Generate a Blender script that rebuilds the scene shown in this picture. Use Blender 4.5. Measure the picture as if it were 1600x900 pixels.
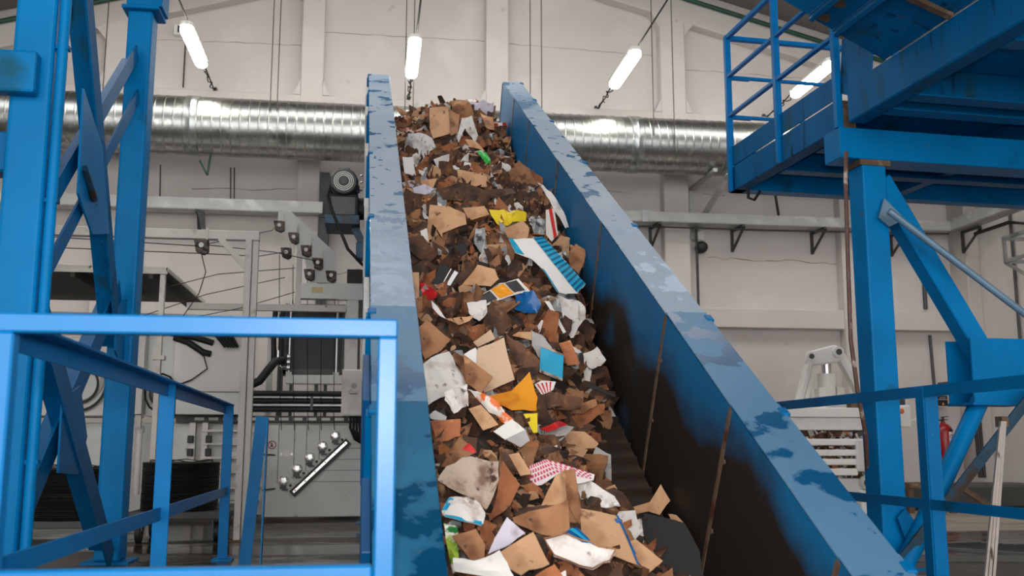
import bpy, bmesh, math, random
from mathutils import Vector, Matrix, Euler, noise
for o in list(bpy.data.objects): bpy.data.objects.remove(o, do_unlink=True)
scene = bpy.context.scene
C = scene.collection
R = math.radians
# ---------------------------------------------------------------- camera
cam_d = bpy.data.cameras.new('camera'); cam = bpy.data.objects.new('camera', cam_d); C.objects.link(cam)
cam.location = (0, 0, 0.8)
cam.rotation_euler = (R(90 + 9.0615), 0, R(-7.9892))
cam_d.sensor_width = 36; cam_d.lens = 1555 / 1600 * 36
cam_d.clip_start = .05; cam_d.clip_end = 200
cam_d.dof.use_dof = True; cam_d.dof.focus_distance = 6.2; cam_d.dof.aperture_fstop = 3.4
scene.camera = cam
# ---------------------------------------------------------------- overcast daylight through the open end of the hall, flash beside the camera
w = bpy.data.worlds.new('overcast_sky'); scene.world = w; w.use_nodes = True
bg = w.node_tree.nodes['Background']; bg.inputs[0].default_value = (1, .985, .965, 1); bg.inputs[1].default_value = 2.15
def lamp(name, kind, loc, power, color=(1, 1, 1), size=.1, rot=None):
    d = bpy.data.lights.new(name, kind); d.energy = power; d.color = color
    if kind == 'AREA': d.size = size
    else: d.shadow_soft_size = size
    o = bpy.data.objects.new(name, d); o.location = loc; C.objects.link(o)
    if rot: o.rotation_euler = rot
    return o
lamp('camera_flash', 'POINT', (-.06, -.06, 1.0), 125, (1, .97, .93), .035)
vs = scene.view_settings; vs.view_transform = 'Standard'; vs.look = 'None'; vs.gamma = 1; vs.use_curve_mapping = False
vs.exposure = .68
# ---------------------------------------------------------------- helpers
MW = {}
def tag(o, label, cat, group=None, kind=None):
    if label: o['label'] = label
    if cat: o['category'] = cat
    if group: o['group'] = group
    if kind: o['kind'] = kind
    return o
def thing(name, label, cat, loc=(0, 0, 0), rot=(0, 0, 0), group=None, kind=None):
    o = bpy.data.objects.new(name, None); C.objects.link(o); o.empty_display_size = .1
    o.location = loc; o.rotation_euler = rot
    MW[o] = Matrix.Translation(Vector(loc)) @ Euler(rot).to_matrix().to_4x4()
    return tag(o, label, cat, group, kind)
V = Vector
class MB:
    def __init__(s): s.v = []; s.f = []
    def add(s, vs, fs):
        n = len(s.v); s.v += [tuple(p) for p in vs]; s.f += [tuple(i + n for i in f) for f in fs]; return s
    def box(s, a, b):
        (x0, y0, z0), (x1, y1, z1) = a, b
        return s.add([(x0,y0,z0),(x1,y0,z0),(x1,y1,z0),(x0,y1,z0),(x0,y0,z1),(x1,y0,z1),(x1,y1,z1),(x0,y1,z1)],
            [(0,3,2,1),(4,5,6,7),(0,1,5,4),(1,2,6,5),(2,3,7,6),(3,0,4,7)])
    def beam(s, p, q, w, h, up=(0, 0, 1), ow=0, oh=0):
        p, q = V(p), V(q); d = (q - p).normalized(); up = V(up)
        if abs(d.dot(up)) > .97: up = V((0, 1, 0)) if abs(d.y) < .9 else V((1, 0, 0))
        r = d.cross(up).normalized(); u = r.cross(d).normalized()
        o = r * ow + u * oh
        c = [r * (a * w / 2) + u * (b * h / 2) + o for a, b in ((-1,-1),(1,-1),(1,1),(-1,1))]
        return s.add([p + k for k in c] + [q + k for k in c], [(3,2,1,0),(4,5,6,7),(0,1,5,4),(1,2,6,5),(2,3,7,6),(3,0,4,7)])
    def angle(s, p, q, a, t, up=(0, 0, 1), sx=1, su=1):
        s.beam(p, q, a, t, up, ow=sx * a / 2, oh=0); return s.beam(p, q, t, a, up, ow=0, oh=su * a / 2)
    def tube(s, pts, r, n=8, closed=False):
        pts = [V(p) for p in pts]; m = len(pts); rings = []
        ref = V((0, 0, 1)); d0 = (pts[1] - pts[0]).normalized()
        if abs(d0.dot(ref)) > .9: ref = V((1, 0, 0))
        u = d0.cross(ref).normalized()
        for i in range(m):
            if closed: d = (pts[(i + 1) % m] - pts[i - 1]).normalized()
            else: d = (pts[min(i + 1, m - 1)] - pts[max(i - 1, 0)]).normalized()
            u = (u - d * u.dot(d)).normalized(); b = d.cross(u)
            rr = r[i] if isinstance(r, (list, tuple)) else r
            rings.append([pts[i] + (u * math.cos(2 * math.pi * k / n) + b * math.sin(2 * math.pi * k / n)) * rr for k in range(n)])
        vs = [p for g in rings for p in g]; fs = []
        for i in range(m if closed else m - 1):
            j = (i + 1) % m
            for k in range(n): fs.append((i*n+k, i*n+(k+1)%n, j*n+(k+1)%n, j*n+k))
        if not closed: fs += [tuple(range(n))[::-1], tuple((m-1)*n + k for k in range(n))]
        return s.add(vs, fs)
    def cyl(s, p, q, r, n=16, r2=None):
        return s.tube([p, q], [r, r if r2 is None else r2], n)
    def prism(s, poly, vec):
        vec = V(vec); m = len(poly); a = [V(p) for p in poly]
        return s.add(a + [p + vec for p in a], [tuple(range(m))[::-1], tuple(range(m, 2*m))] + [(i, (i+1)%m, m+(i+1)%m, m+i) for i in range(m)])
    def ring(s, c, axis, r1, r2, h, n=24):
        c, ax = V(c), V(axis).normalized(); u = ax.orthogonal().normalized(); b = ax.cross(u); vs = []
        for k in range(n):
            d = u * math.cos(2*math.pi*k/n) + b * math.sin(2*math.pi*k/n)
            vs += [c + d*r1, c + d*r2, c + d*r2 + ax*h, c + d*r1 + ax*h]
        fs = []
        for k in range(n):
            j = (k + 1) % n
            for e in range(4): fs.append((k*4+e, j*4+e, j*4+(e+1)%4, k*4+(e+1)%4))
        return s.add(vs, fs)
    def lathe(s, c, axis, prof, n=24):
        c, ax = V(c), V(axis).normalized(); u = ax.orthogonal().normalized(); b = ax.cross(u); vs = []; m = len(prof)
        for k in range(n):
            d = u * math.cos(2*math.pi*k/n) + b * math.sin(2*math.pi*k/n)
            vs += [c + d*r + ax*h for r, h in prof]
        fs = []
        for k in range(n):
            j = (k + 1) % n
            for e in range(m - 1): fs.append((k*m+e, j*m+e, j*m+e+1, k*m+e+1))
        return s.add(vs, fs)
    def build(s, name, mat, parent=None, local=False, bevel=0, smooth=False, label=None, seg=1):
        me = bpy.data.meshes.new(name)
        root = parent
        while root is not None and root.parent is not None: root = root.parent
        vs = s.v
        if root is not None and root in MW and not local:
            inv = MW[root].inverted(); vs = [inv @ V(p) for p in s.v]
        off = V((0, 0, 0))
        if parent is None:
            lo = [min(p[i] for p in vs) for i in range(3)]; hi = [max(p[i] for p in vs) for i in range(3)]
            off = V(((lo[0]+hi[0])/2, (lo[1]+hi[1])/2, lo[2])); vs = [V(p) - off for p in vs]
        me.from_pydata([tuple(p) for p in vs], [], s.f)
        bm = bmesh.new(); bm.from_mesh(me); bmesh.ops.recalc_face_normals(bm, faces=bm.faces); bm.to_mesh(me); bm.free()
        if smooth:
            me.polygons.foreach_set('use_smooth', [True] * len(me.polygons))
        o = bpy.data.objects.new(name, me); C.objects.link(o); o.parent = parent; o.location = off
        if parent is None: MW[o] = Matrix.Translation(off)
        me.materials.append(M[mat] if isinstance(mat, str) else mat)
        if smooth:
            try: me.set_sharp_from_angle(angle=R(40))
            except Exception: pass
        if bevel:
            b = o.modifiers.new('bevel', 'BEVEL'); b.width = bevel; b.segments = seg; b.limit_method = 'ANGLE'
        if label: o['label'] = label
        return o
def solo(mb, name, mat, label, cat, group=None, kind=None, **k):
    return tag(mb.build(name, mat, None, **k), label, cat, group, kind)
def link_copy(src, parent, loc):
    o = src.copy(); C.objects.link(o); o.parent = parent; o.location = loc; return o
# ---------------------------------------------------------------- materials
M = {}
def lin(c):
    return tuple(((x/255)/12.92 if x/255 <= .04045 else ((x/255+.055)/1.055)**2.4) for x in c)
def mat(name, rgb, rough=.5,  metal=0, var=.12, vs=4., spots=(), bump=0, bs=40., rnd=0, emit=0, coat=0, stretch=None, spec=.5):
    m = bpy.data.materials.new(name); m.use_nodes = True; nt = m.node_tree; N = nt.nodes; L = nt.links
    b = N['Principled BSDF']; tc = N.new('ShaderNodeTexCoord'); co = tc.outputs['Object']
    if stretch:
        mp = N.new('ShaderNodeMapping'); mp.inputs['Scale'].default_value = stretch; L.new(co, mp.inputs[0]); co = mp.outputs[0]
    def nz(scale, det=4, seed=0., src=None):
        n = N.new('ShaderNodeTexNoise'); n.inputs['Scale'].default_value = scale; n.inputs['Detail'].default_value = det; n.noise_dimensions = '4D'; n.inputs['W'].default_value = seed
        L.new(src or co, n.inputs['Vector']); return n.outputs['Fac']
    base = lin(rgb)
    def mixc(fac, a, bcol):
        x = N.new('ShaderNodeMix'); x.data_type = 'RGBA'
        if fac is not None: L.new(fac, x.inputs[0])
        for i, c in ((6, a), (7, bcol)):
            if isinstance(c, tuple): x.inputs[i].default_value = c[:3] + (1,)
            else: L.new(c, x.inputs[i])
        return x.outputs[2]
    def ramp(src, lo, hi):
        r = N.new('ShaderNodeMapRange'); r.inputs[1].default_value = lo; r.inputs[2].default_value = hi; L.new(src, r.inputs[0]); return r.outputs[0]
    col = mixc(ramp(nz(vs), .3, .7), tuple(c*(1-var) for c in base), tuple(min(1, c*(1+var)) for c in base))
    rg = None
    for k, sp in enumerate(spots):
        c2, sc, lo, hi = sp[:4]
        f = ramp(nz(sc, 5, 3.7*(k+1)), lo, hi)
        if len(sp) > 5 and sp[5]:
            vec, z0, z1 = sp[5]; se = N.new('ShaderNodeVectorMath'); se.operation = 'DOT_PRODUCT'; L.new(tc.outputs['Object'], se.inputs[0]); se.inputs[1].default_value = vec
            g = ramp(se.outputs['Value'], z0, z1)
            ad = N.new('ShaderNodeMath'); ad.operation = 'ADD'; L.new(g, ad.inputs[0]); 
            n2 = N.new('ShaderNodeMath'); n2.operation = 'MULTIPLY_ADD'; L.new(nz(sc, 5, 9.1), n2.inputs[0]); n2.inputs[1].default_value = 1.6; n2.inputs[2].default_value = -.8
            L.new(n2.outputs[0], ad.inputs[1]); ad.use_clamp = True; f = ramp(ad.outputs[0], .25, .75)
        col = mixc(f, col, lin(c2))
        if len(sp) > 4 and sp[4] is not None:
            x = N.new('ShaderNodeMix'); L.new(f, x.inputs[0])
            if rg is None: x.inputs[2].default_value = rough
            else: L.new(rg, x.inputs[2])
            x.inputs[3].default_value = sp[4]; rg = x.outputs[0]
    if rnd:
        oi = N.new('ShaderNodeObjectInfo'); h = N.new('ShaderNodeHueSaturation')
        h.inputs['Value'].default_value = 1; L.new(ramp2(N, L, oi.outputs['Random'], 1-rnd, 1+rnd), h.inputs['Value']); L.new(col, h.inputs['Color']); col = h.outputs[0]
    L.new(col, b.inputs['Base Color'])
    if rg is not None: L.new(rg, b.inputs['Roughness'])
    else: b.inputs['Roughness'].default_value = rough
    b.inputs['Metallic'].default_value = metal; b.inputs['Specular IOR Level'].default_value = .1 if name in ('blue', 'bluedark', 'blueworn') else spec
    if coat: b.inputs['Coat Weight'].default_value = coat
    if bump:
        bp = N.new('ShaderNodeBump'); bp.inputs['Strength'].default_value = bump; bp.inputs['Distance'].default_value = .02 if bs < 15 else .01
        L.new(nz(bs, 4, 1.3), bp.inputs['Height']); L.new(bp.outputs[0], b.inputs['Normal'])
    if emit:
        b.inputs['Emission Color'].default_value = base + (1,); b.inputs['Emission Strength'].default_value = emit
    M[name] = m; return m
def ramp2(N, L, src, a, b):
    r = N.new('ShaderNodeMapRange'); r.inputs[3].default_value = a; r.inputs[4].default_value = b; L.new(src, r.inputs[0]); return r.outputs[0]
RUST = (92, 52, 36)
mat('blue', (0, 116, 178), .38, 0, .14, 2.5, [((20, 84, 112), 3, .62, .75), (RUST, 9, .72, .76, .8)], .05, 60)
mat('bluedark', (0, 98, 154), .4, 0, .14, 2.5, [((14, 66, 92), 3, .6, .72), ((112, 118, 118), 26, .72, .76), (RUST, 8, .73, .78, .8)], .05, 60)
mat('bluerail', (0, 112, 178), .36, 0, .08, 5, [((120, 180, 215), 14, .74, .8)], .03, 80, spec=.12)
mat('bluefront', (0, 114, 180), .36, 0, .08, 5, [((120, 180, 215), 14, .74, .8)], .03, 80, spec=.5)
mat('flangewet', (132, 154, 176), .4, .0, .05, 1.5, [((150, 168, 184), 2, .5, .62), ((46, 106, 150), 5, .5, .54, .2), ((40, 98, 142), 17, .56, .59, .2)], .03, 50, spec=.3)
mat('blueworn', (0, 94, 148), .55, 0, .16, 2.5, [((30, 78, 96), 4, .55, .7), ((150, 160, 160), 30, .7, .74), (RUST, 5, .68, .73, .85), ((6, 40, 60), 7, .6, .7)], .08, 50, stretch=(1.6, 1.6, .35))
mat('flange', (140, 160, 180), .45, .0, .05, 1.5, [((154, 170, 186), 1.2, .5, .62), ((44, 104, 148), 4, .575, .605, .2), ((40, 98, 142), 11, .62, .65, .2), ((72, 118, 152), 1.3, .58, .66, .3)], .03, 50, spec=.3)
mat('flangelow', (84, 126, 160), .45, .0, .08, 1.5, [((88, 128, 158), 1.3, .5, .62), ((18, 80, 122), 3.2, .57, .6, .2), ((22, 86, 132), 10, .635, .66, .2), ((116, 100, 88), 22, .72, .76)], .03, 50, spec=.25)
mat('innerplate', (2, 110, 166), .45, 0, .1, 2, [((42, 37, 33), 2.2, .5, .6, .6, ((0, .1, 1), .5, .1)), ((92, 78, 64), 5, .7, .8, .7), ((24, 122, 172), 1.4, .62, .8)], .12, 30, stretch=(1, .7, 1), spec=.16)
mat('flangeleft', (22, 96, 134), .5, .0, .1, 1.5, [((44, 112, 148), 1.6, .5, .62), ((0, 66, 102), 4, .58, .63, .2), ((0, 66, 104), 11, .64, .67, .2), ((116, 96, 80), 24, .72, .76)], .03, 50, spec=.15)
mat('outerplate', (4, 84, 140), .45, 0, .15, 2, [((40, 70, 90), 4, .55, .7)], .05, 40)
mat('belt', (52, 40, 31), .65, 0, .3, 6, [((84, 62, 46), 7, .55, .68), ((28, 25, 23), 5, .58, .66)], .25, 40)
mat('seam', (120, 98, 80), .6, .3, .2, 8, [(RUST, 10, .5, .6)])
mat('plaster', (206, 199, 195), .85, 0, .035, .7, [((194, 187, 182), .45, .5, .75), ((176, 167, 160), 3.5, .7, .82), ((216, 210, 206), 1.1, .55, .7)], .12, 6)
mat('plasterdk', (194, 187, 182), .85, 0, .05, 1, [((168, 156, 148), 1.6, .58, .75)], .12, 6)
mat('concrete', (76, 70, 64), .55, 0, .2, .8, [((44, 39, 35), .55, .48, .56, .1), ((108, 100, 90), 1.3, .62, .72, .7), ((36, 32, 29), 3, .6, .66, .12)], .15, 12, stretch=(.6, 1.6, 1))
mat('concretedry', (142, 132, 120), .7, 0, .12, 1.2, [((112, 102, 92), 1.4, .54, .64), ((88, 80, 72), 4, .64, .7)], .15, 12, stretch=(.5, 1.8, 1))
mat('presswhite', (244, 242, 238), .45, 0, .03, 3, [((216, 210, 202), 3, .6, .75)])
mat('wheelwhite', (240, 238, 234), .3, .85, .06, 20, [((90, 86, 82), 30, .66, .7)])
mat('rodblue', (112, 142, 164), .4, .2, .1, 8)
mat('crackline', (150, 138, 130), .9, 0, .2, 8)
mat('roof', (120, 114, 108), .9, 0, .08, 1)
mat('galv', (176, 180, 180), .32, .9, .12, 9, [((140, 146, 144), 5, .55, .62)], .04, 30)
mat('duct', (172, 174, 172), .32, 1, .1, 6, [((196, 198, 192), 12, .55, .62), ((128, 132, 128), 3, .6, .7)], .06, 9)
mat('tray', (178, 180, 178), .45, .55, .08, 5, [((204, 206, 204), 3, .55, .65)], .03, 20)
mat('steeldk', (74, 76, 76), .5, .6, .15, 6)
mat('whitesteel', (204, 200, 192), .5, 0, .08, 3, [((160, 146, 128), 6, .6, .72), ((96, 78, 60), 14, .69, .74)], .05, 30)
mat('machine', (214, 214, 210), .5, .05, .08, 2, [((186, 184, 178), 2.5, .55, .7), ((134, 126, 114), 8, .68, .78)], .04, 25)
mat('machinelt', (226, 223, 217), .5, 0, .06, 2, [((196, 190, 180), 3, .58, .72)], .04, 25)
mat('machinedk', (74, 74, 72), .55, .2, .14, 3)
mat('black', (26, 26, 26), .5, 0, .2, 6)
mat('rubber', (22, 21, 20), .6, 0, .2, 10)
mat('soffit', (58, 56, 54), .7, .1, .15, 2, [((84, 78, 70), 5, .6, .7)])
mat('chrome', (215, 215, 215), .18, 1, .05, 10)
mat('pulley', (98, 86, 76), .65, .4, .3, 30, [((46, 40, 36), 25, .5, .58), ((150, 130, 110), 40, .64, .7)], .3, 60)
mat('pulleyplate', (196, 198, 194), .55, .1, .06, 4, [((150, 130, 108), 9, .62, .7), ((110, 86, 64), 22, .68, .73)])
mat('coil', (46, 44, 42), .5, .7, .3, 30, bump=.3, bs=60, stretch=(1, 1, 14))
mat('ruststeel', (112, 90, 72), .7, .4, .25, 10, [((150, 136, 120), 8, .55, .65)])
mat('greenpipe', (14, 70, 48), .45, 0, .15, 5)
mat('wire', (62, 58, 54), .5, .5, .2, 10)
mat('cable', (24, 23, 22), .6, 0, .2, 10)
mat('hose', (96, 66, 56), .6, 0, .3, 14, [((186, 172, 164), 12, .56, .64)])
mat('red', (196, 34, 34), .35, 0, .1, 10, [((150, 26, 28), 9, .55, .7)])
mat('extred', (150, 22, 26), .32, 0, .08, 6)
mat('signwhite', (232, 230, 226), .4, 0, .03, 10)
mat('signred', (170, 24, 44), .4, 0, .05, 10)
mat('signblack', (24, 26, 30), .4, 0, .05, 10)
mat('signorange', (214, 150, 84), .4, 0, .05, 10)
mat('yellowlabel', (214, 196, 140), .6, 0, .08, 20)
mat('knob', (222, 112, 40), .4, 0, .05, 10)
mat('mudblue', (34, 70, 92), .5, .2, .3, 12, [((60, 44, 34), 8, .5, .6)])
mat('alum', (178, 170, 164), .35, .7, .12, 16, [((70, 64, 60), 30, .6, .66)], stretch=(1, 1, .15))
# waste paper
mat('tan', (202, 158, 120), .8, 0, .08, 6, [((172, 126, 90), 6, .52, .66), ((112, 74, 50), 12, .61, .69), ((84, 56, 40), 30, .66, .72)], .7, 14, rnd=.14)
mat('beige', (210, 178, 148), .8, 0, .05, 5, [((182, 148, 118), 7, .57, .7), ((130, 96, 72), 22, .66, .73)], .35, 12)
mat('mid', (166, 118, 82), .8, 0, .14, 7, [((116, 74, 48), 6, .5, .63), ((204, 158, 118), 12, .63, .7), ((64, 42, 31), 20, .62, .69)], .9, 14, rnd=.22)
mat('dark', (98, 66, 47), .75, 0, .2, 8, [((54, 36, 28), 7, .48, .62), ((158, 112, 78), 13, .61, .69)], 1, 14, rnd=.28)
mat('kraft', (172, 106, 66), .75, 0, .15, 7, [((114, 62, 38), 7, .5, .64), ((206, 146, 102), 14, .64, .71), ((70, 42, 30), 22, .64, .7)], .9, 14, rnd=.2)
mat('paper', (228, 222, 218), .8, 0, .05, 8, [((182, 168, 158), 8, .54, .66), ((112, 90, 76), 13, .63, .7)], 1, 14, rnd=.06)
mat('soiled', (190, 170, 154), .85, 0, .1, 8, [((128, 100, 82), 9, .5, .62), ((72, 52, 42), 18, .6, .68)], .5, 30)
mat('white', (236, 232, 228), .6, 0, .03, 8, [((206, 198, 190), 9, .64, .76)], .05, 40, rnd=.04)
mat('lilac', (206, 200, 214), .7, 0, .06, 8, [((166, 156, 164), 9, .58, .7)], .2, 40)
mat('grey', (176, 172, 170), .75, 0, .1, 12, [((110, 104, 100), 22, .56, .64)], .15, 40)
mat('film', (156, 158, 160), .25, 0, .25, 14, [((74, 70, 68), 12, .52, .62), ((220, 224, 226), 18, .62, .68)], .5, 30)
mat('blackboard', (44, 42, 42), .75, 0, .12, 8, bump=.1)
mat('yellow', (236, 208, 42), .45, 0, .06, 8, [((150, 110, 30), 14, .66, .74)], .2, 30)
mat('orange', (226, 148, 34), .35, 0, .12, 6, [((186, 90, 22), 6, .55, .7)], .05, 30)
mat('green', (44, 176, 66), .35, 0, .1, 10, [((20, 110, 44), 14, .6, .7)], .3, 30)
mat('cyan', (28, 158, 198), .4, 0, .05, 8, [((16, 122, 160), 10, .62, .74)], .05, 30)
mat('cyandk', (10, 92, 130), .4, 0, .05, 8)
mat('bluebag', (16, 92, 154), .3, 0, .15, 8, [((8, 50, 98), 10, .54, .66), ((190, 214, 230), 20, .7, .74)], .4, 30)
mat('printgrey', (66, 64, 66), .45, 0, .05, 8)
mat('printorange', (240, 158, 34), .45, 0, .05, 8)
mat('printpink', (200, 34, 84), .45, 0, .05, 8)
mat('printred', (206, 46, 44), .45, 0, .05, 8)
mat('orangewhite', (232, 224, 214), .4, 0, .05, 8, [((236, 112, 34), 9, .53, .56)], .4, 30)
mat('greenyellow', (150, 176, 60), .35, 0, .1, 8, [((226, 226, 214), 9, .54, .57), ((40, 120, 60), 13, .6, .64)], .4, 30)
mat('redstripe', (228, 218, 210), .6, 0, .05, 8)
mat('pinkcheck', (232, 222, 222), .6, 0, .05, 8)
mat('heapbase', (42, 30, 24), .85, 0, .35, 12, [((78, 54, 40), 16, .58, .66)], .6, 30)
mat('lampglow', (255, 252, 236), .4, emit=16)
mat('lamphousing', (196, 196, 188), .4, 0, .04, 10)
# ================================================================ the hall
def struct(mb, name, mt, parent=None, **k):
    o = mb.build(name, mt, parent, **k)
    if parent is None: o['kind'] = 'structure'
    return o
m = MB()     # floor slab around the conveyor pit
PX0, PX1, PY0, PY1 = -.22, 1.98, .6, 5.3
for a, b in (((-9, -6), (PX0, 14.25)), ((PX1, -6), (9.15, 14.25)), ((PX0, -6), (PX1, PY0)), ((PX0, PY1), (PX1, 14.25))):
    m.box((a[0], a[1], -.25), (b[0], b[1], 0))
floor = struct(m, 'floor', 'concrete')
m = MB(); m.box((PX0-.1, PY0, -1.9), (PX1+.1, PY1, -1.8)); m.box((PX0-.1, PY0, -1.8), (PX0, PY1, -.25)); m.box((PX1, PY0, -1.8), (PX1+.1, PY1, -.25))
m.box((PX0-.1, PY0-.1, -1.9), (PX1+.1, PY0, -.25)); m.box((PX0-.1, PY1, -1.9), (PX1+.1, PY1+.1, -.25))
struct(m, 'pit_wall', 'concrete', floor)
YW = 14.25
wb = struct(MB().box((-9, YW, 0), (9.15, YW+.25, 9.4)), 'wall_back', 'plaster')
wb.location = wb.location
def rl(x): return 7.84 + .293*x if x < 1.2 else 8.5 - .26*(x)     # underside of the sloping frame
PIERS = [(-6.9, -6.5), (-3.84, -3.38), (-1.12, -.8), (1.58, 1.92), (4.27, 4.66), (7.05, 7.45)]
def wpart(mb, name, mt='plaster', bevel=.012): 
    o = mb.build(name, mt, None, bevel=bevel); o.parent = wb; o.location = o.location - wb.location; return o
for x0, x1 in PIERS:
    wpart(MB().box((x0, YW-.2, 0), (x1, YW, rl((x0+x1)/2)+.1)), 'pier')
def slopebar(xa, xb, up):
    return MB().prism([(xa, YW-.206, rl(xa)), (xb, YW-.206, rl(xb)), (xb, YW-.206, rl(xb)+up), (xa, YW-.206, rl(xa)+up)], (0, .206, 0))
wpart(slopebar(-9, 1.2, .55), 'rafter'); wpart(slopebar(1.2001, 9.15, .55), 'rafter')
wpart(MB().box((-9, YW-.194, 5.5), (9.15, YW, 5.83)), 'sill_band')
xs = [-9] + [v for p in PIERS for v in p] + [9.15]
for i in range(0, len(xs), 2):                        # splayed corners of the sunk panels
    a, b = xs[i], xs[i+1]
    for x, sg in ((a, 1), (b, -1)):
        if x in (-9, 9.15): continue
        wpart(MB().prism([(x, YW-.2, 5.83), (x+sg*.1, YW-.2, 5.83), (x, YW-.2, 6.05)], (0, .2, 0)), 'corner_fillet', bevel=0)
        zz = rl(x)
        wpart(MB().prism([(x, YW-.2, zz), (x, YW-.2, zz-.22), (x+sg*.14, YW-.2, rl(x+sg*.14))], (0, .2, 0)), 'corner_fillet', bevel=0)
struct(MB().box((4.66, YW-.16, 2.55), (9.0, YW, 2.84)), 'trim_1', 'plaster', bevel=.01)
struct(MB().box((9.15, -6, 0), (9.4, YW+.25, 9.4)), 'wall_right', 'plaster')
struct(MB().box((-9.25, -6, 0), (-9, YW+.25, 9.4)), 'wall_left', 'plaster')
struct(MB().box((8.93, YW-.45, 0), (9.15, YW, 7.0)), 'trim_2', 'plasterdk', bevel=.01)
m = MB()
for xa, xb in ((-9, 1.2), (1.2, 9.15)):
    for y0, y1 in ((-6, 9.1), (11.5, 14.5)):          # roof; unseen open strip added to brighten the back of the hall
        m.prism([(xa, y0, rl(xa)+.55), (xb, y0, rl(xb)+.55), (xb, y0, rl(xb)+.75), (xa, y0, rl(xa)+.75)], (0, y1-y0, 0))
ceil = struct(m, 'ceiling', 'roof')
for y in (12.6, 8.6, 4.6, .6):
    for xa, xb in ((-9, 1.2), (1.2, 9.15)):
        mb = MB().prism([(xa, y, rl(xa)+.3), (xb, y, rl(xb)+.3), (xb, y, rl(xb)+.55), (xa, y, rl(xa)+.55)], (0, .25, 0))
        o = mb.build('roof_beam', 'roof'); o.parent = ceil; o.location = o.location - ceil.location
random.seed(5)
def crack(x0, z0, x1, z1, r=.005, amp=.02, y=YW):
    n = max(6, int(abs(x1-x0)/.12)); pts = [(x0+(x1-x0)*k/n, y-.002, z0+(z1-z0)*k/n + amp*noise.noise(V((k*.7, z0, x0)))) for k in range(n+1)]
    o = MB().tube(pts, [r*random.uniform(.4, 1.4) for _ in pts], 5).build('crack', 'crackline'); o.parent = wb; o.location = o.location - wb.location
for a in ((-.8, 6.88, 1.58, 6.88), (-3.3, 6.62, -1.12, 6.66), (1.92, 6.86, 4.2, 6.8), (4.7, 6.6, 7.0, 6.55)): crack(*a, .0045, .02)
crack(-2.6, 4.42, -1.15, 4.46, .006, .03); crack(5.0, 3.62, 7.2, 3.58, .006, .05); crack(4.95, 4.62, 5.3, 4.6, .006, .01); crack(-.6, 4.5, -.15, 4.53, .005, .02); crack(-.65, 3.25, -.2, 3.3, .005, .05)
crack(2.7, 4.62, 3.8, 4.6, .006, .03); crack(-.7, 5.87, .4, 5.88, .006, .01)
fs = MB().box((2.1, 9.1, -.001), (9.1, 11.9, .004)).build('floor_strip', 'concretedry', floor)
solo(MB().tube([(-9, YW-.26, rl(-9)+.36), (1.2, YW-.26, rl(1.2)+.36)], .035, 8), 'green_pipe', 'greenpipe', 'dark green pipe along the sloping frame at top left', 'pipe', smooth=True)
solo(MB().tube([(1.25, YW-.26, rl(1.25)+.36), (9.1, YW-.26, rl(9.1)+.36)], .035, 8), 'green_pipe', 'greenpipe', 'dark green pipe along the sloping frame at top right', 'pipe', smooth=True)

# ================================================================ ventilation duct
duct = thing('ventilation_duct', 'large galvanised spiral ventilation duct running along the back wall', 'duct', (0, 13.4, 4.68))
RD, ZD = .395, 5.075
secs = [-8.9, -2.45, 3.62, 9.1]
for a, b in zip(secs, secs[1:]):
    MB().lathe((a, 13.4, ZD), (1, 0, 0), [(RD, 0), (RD, b-a)], 48).build('duct_section', 'duct', duct, smooth=True)
for x in secs[1:3]:
    MB().lathe((x-.09, 13.4, ZD), (1, 0, 0), [(RD, 0), (RD+.014, .012), (RD+.012, .08), (RD+.018, .09), (RD+.012, .1), (RD+.014, .168), (RD, .18)], 48).build('joint_collar', 'galv', duct, smooth=True)
first = None; x = -5.6
while x < 9.0:
    if first is None:
        first = MB().lathe((0, 0, 0), (1, 0, .0), [(RD-.002, -.014), (RD+.006, -.005), (RD+.006, .005), (RD-.002, .014)], 48).build('seam_ridge', 'duct', duct, local=True, smooth=True)
        first.location = (x, 0, ZD-4.68); first.rotation_euler = (0, 0, R(1.5))
    else:
        o = link_copy(first, duct, (x, 0, ZD-4.68))
    x += .122
def wire(pts, r, name, label, cat, mt='wire', group=None): return solo(MB().tube(pts, r, 6), name, mt, label, cat, group, smooth=True)
for x, lb in ((-1.42, 'left'), (-1.33, 'right')):
    wire([(x, 13.0, 5.2), (x, 13.0, 8.1)], .007, 'hanger_wire', f'thin hanger wire of the duct left of the conveyor, {lb} one of the pair', 'wire')
for x, y, z, lb in ((2.08, 13.0, 5.1, 'left one of the pair above the right conveyor wall'), (2.24, 13.0, 5.1, 'right one of the pair above the right conveyor wall'),
                 (3.83, 13.0, 5.1, 'beside the third lamp'), (4.12, 12.98, 4.9, 'in front of the pier right of the third lamp'), (.36, 13.0, 5.2, 'left of the middle lamp'), (.47, 13.0, 5.2, 'right of the middle lamp'),
                 (5.6, 12.98, 5.1, 'inside the platform railing, left'), (6.5, 12.98, 5.1, 'inside the platform railing, right'), (-3.55, 13.0, 5.1, 'between the two blue columns')):
    wire([(x, y, z), (x, y, 8.2)], .007, 'hanger_wire', 'thin hanger wire of the duct, ' + lb, 'wire')
wire([(-2.78, YW-.06, 5.9), (-2.78, YW-.06, 6.7)], .011, 'conduit', 'short dark conduit below the junction box at upper left', 'conduit')
jb = thing('junction_box', 'small white junction box on the upper left wall', 'junction box', (-2.86, YW-.1, 6.68))
MB().box((-2.95, YW-.1, 6.68), (-2.78, YW, 6.84)).build('box_body', 'signwhite', jb, bevel=.01)
MB().box((-2.89, YW-.115, 6.71), (-2.84, YW-.1, 6.81)).build('socket', 'black', jb)
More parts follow.
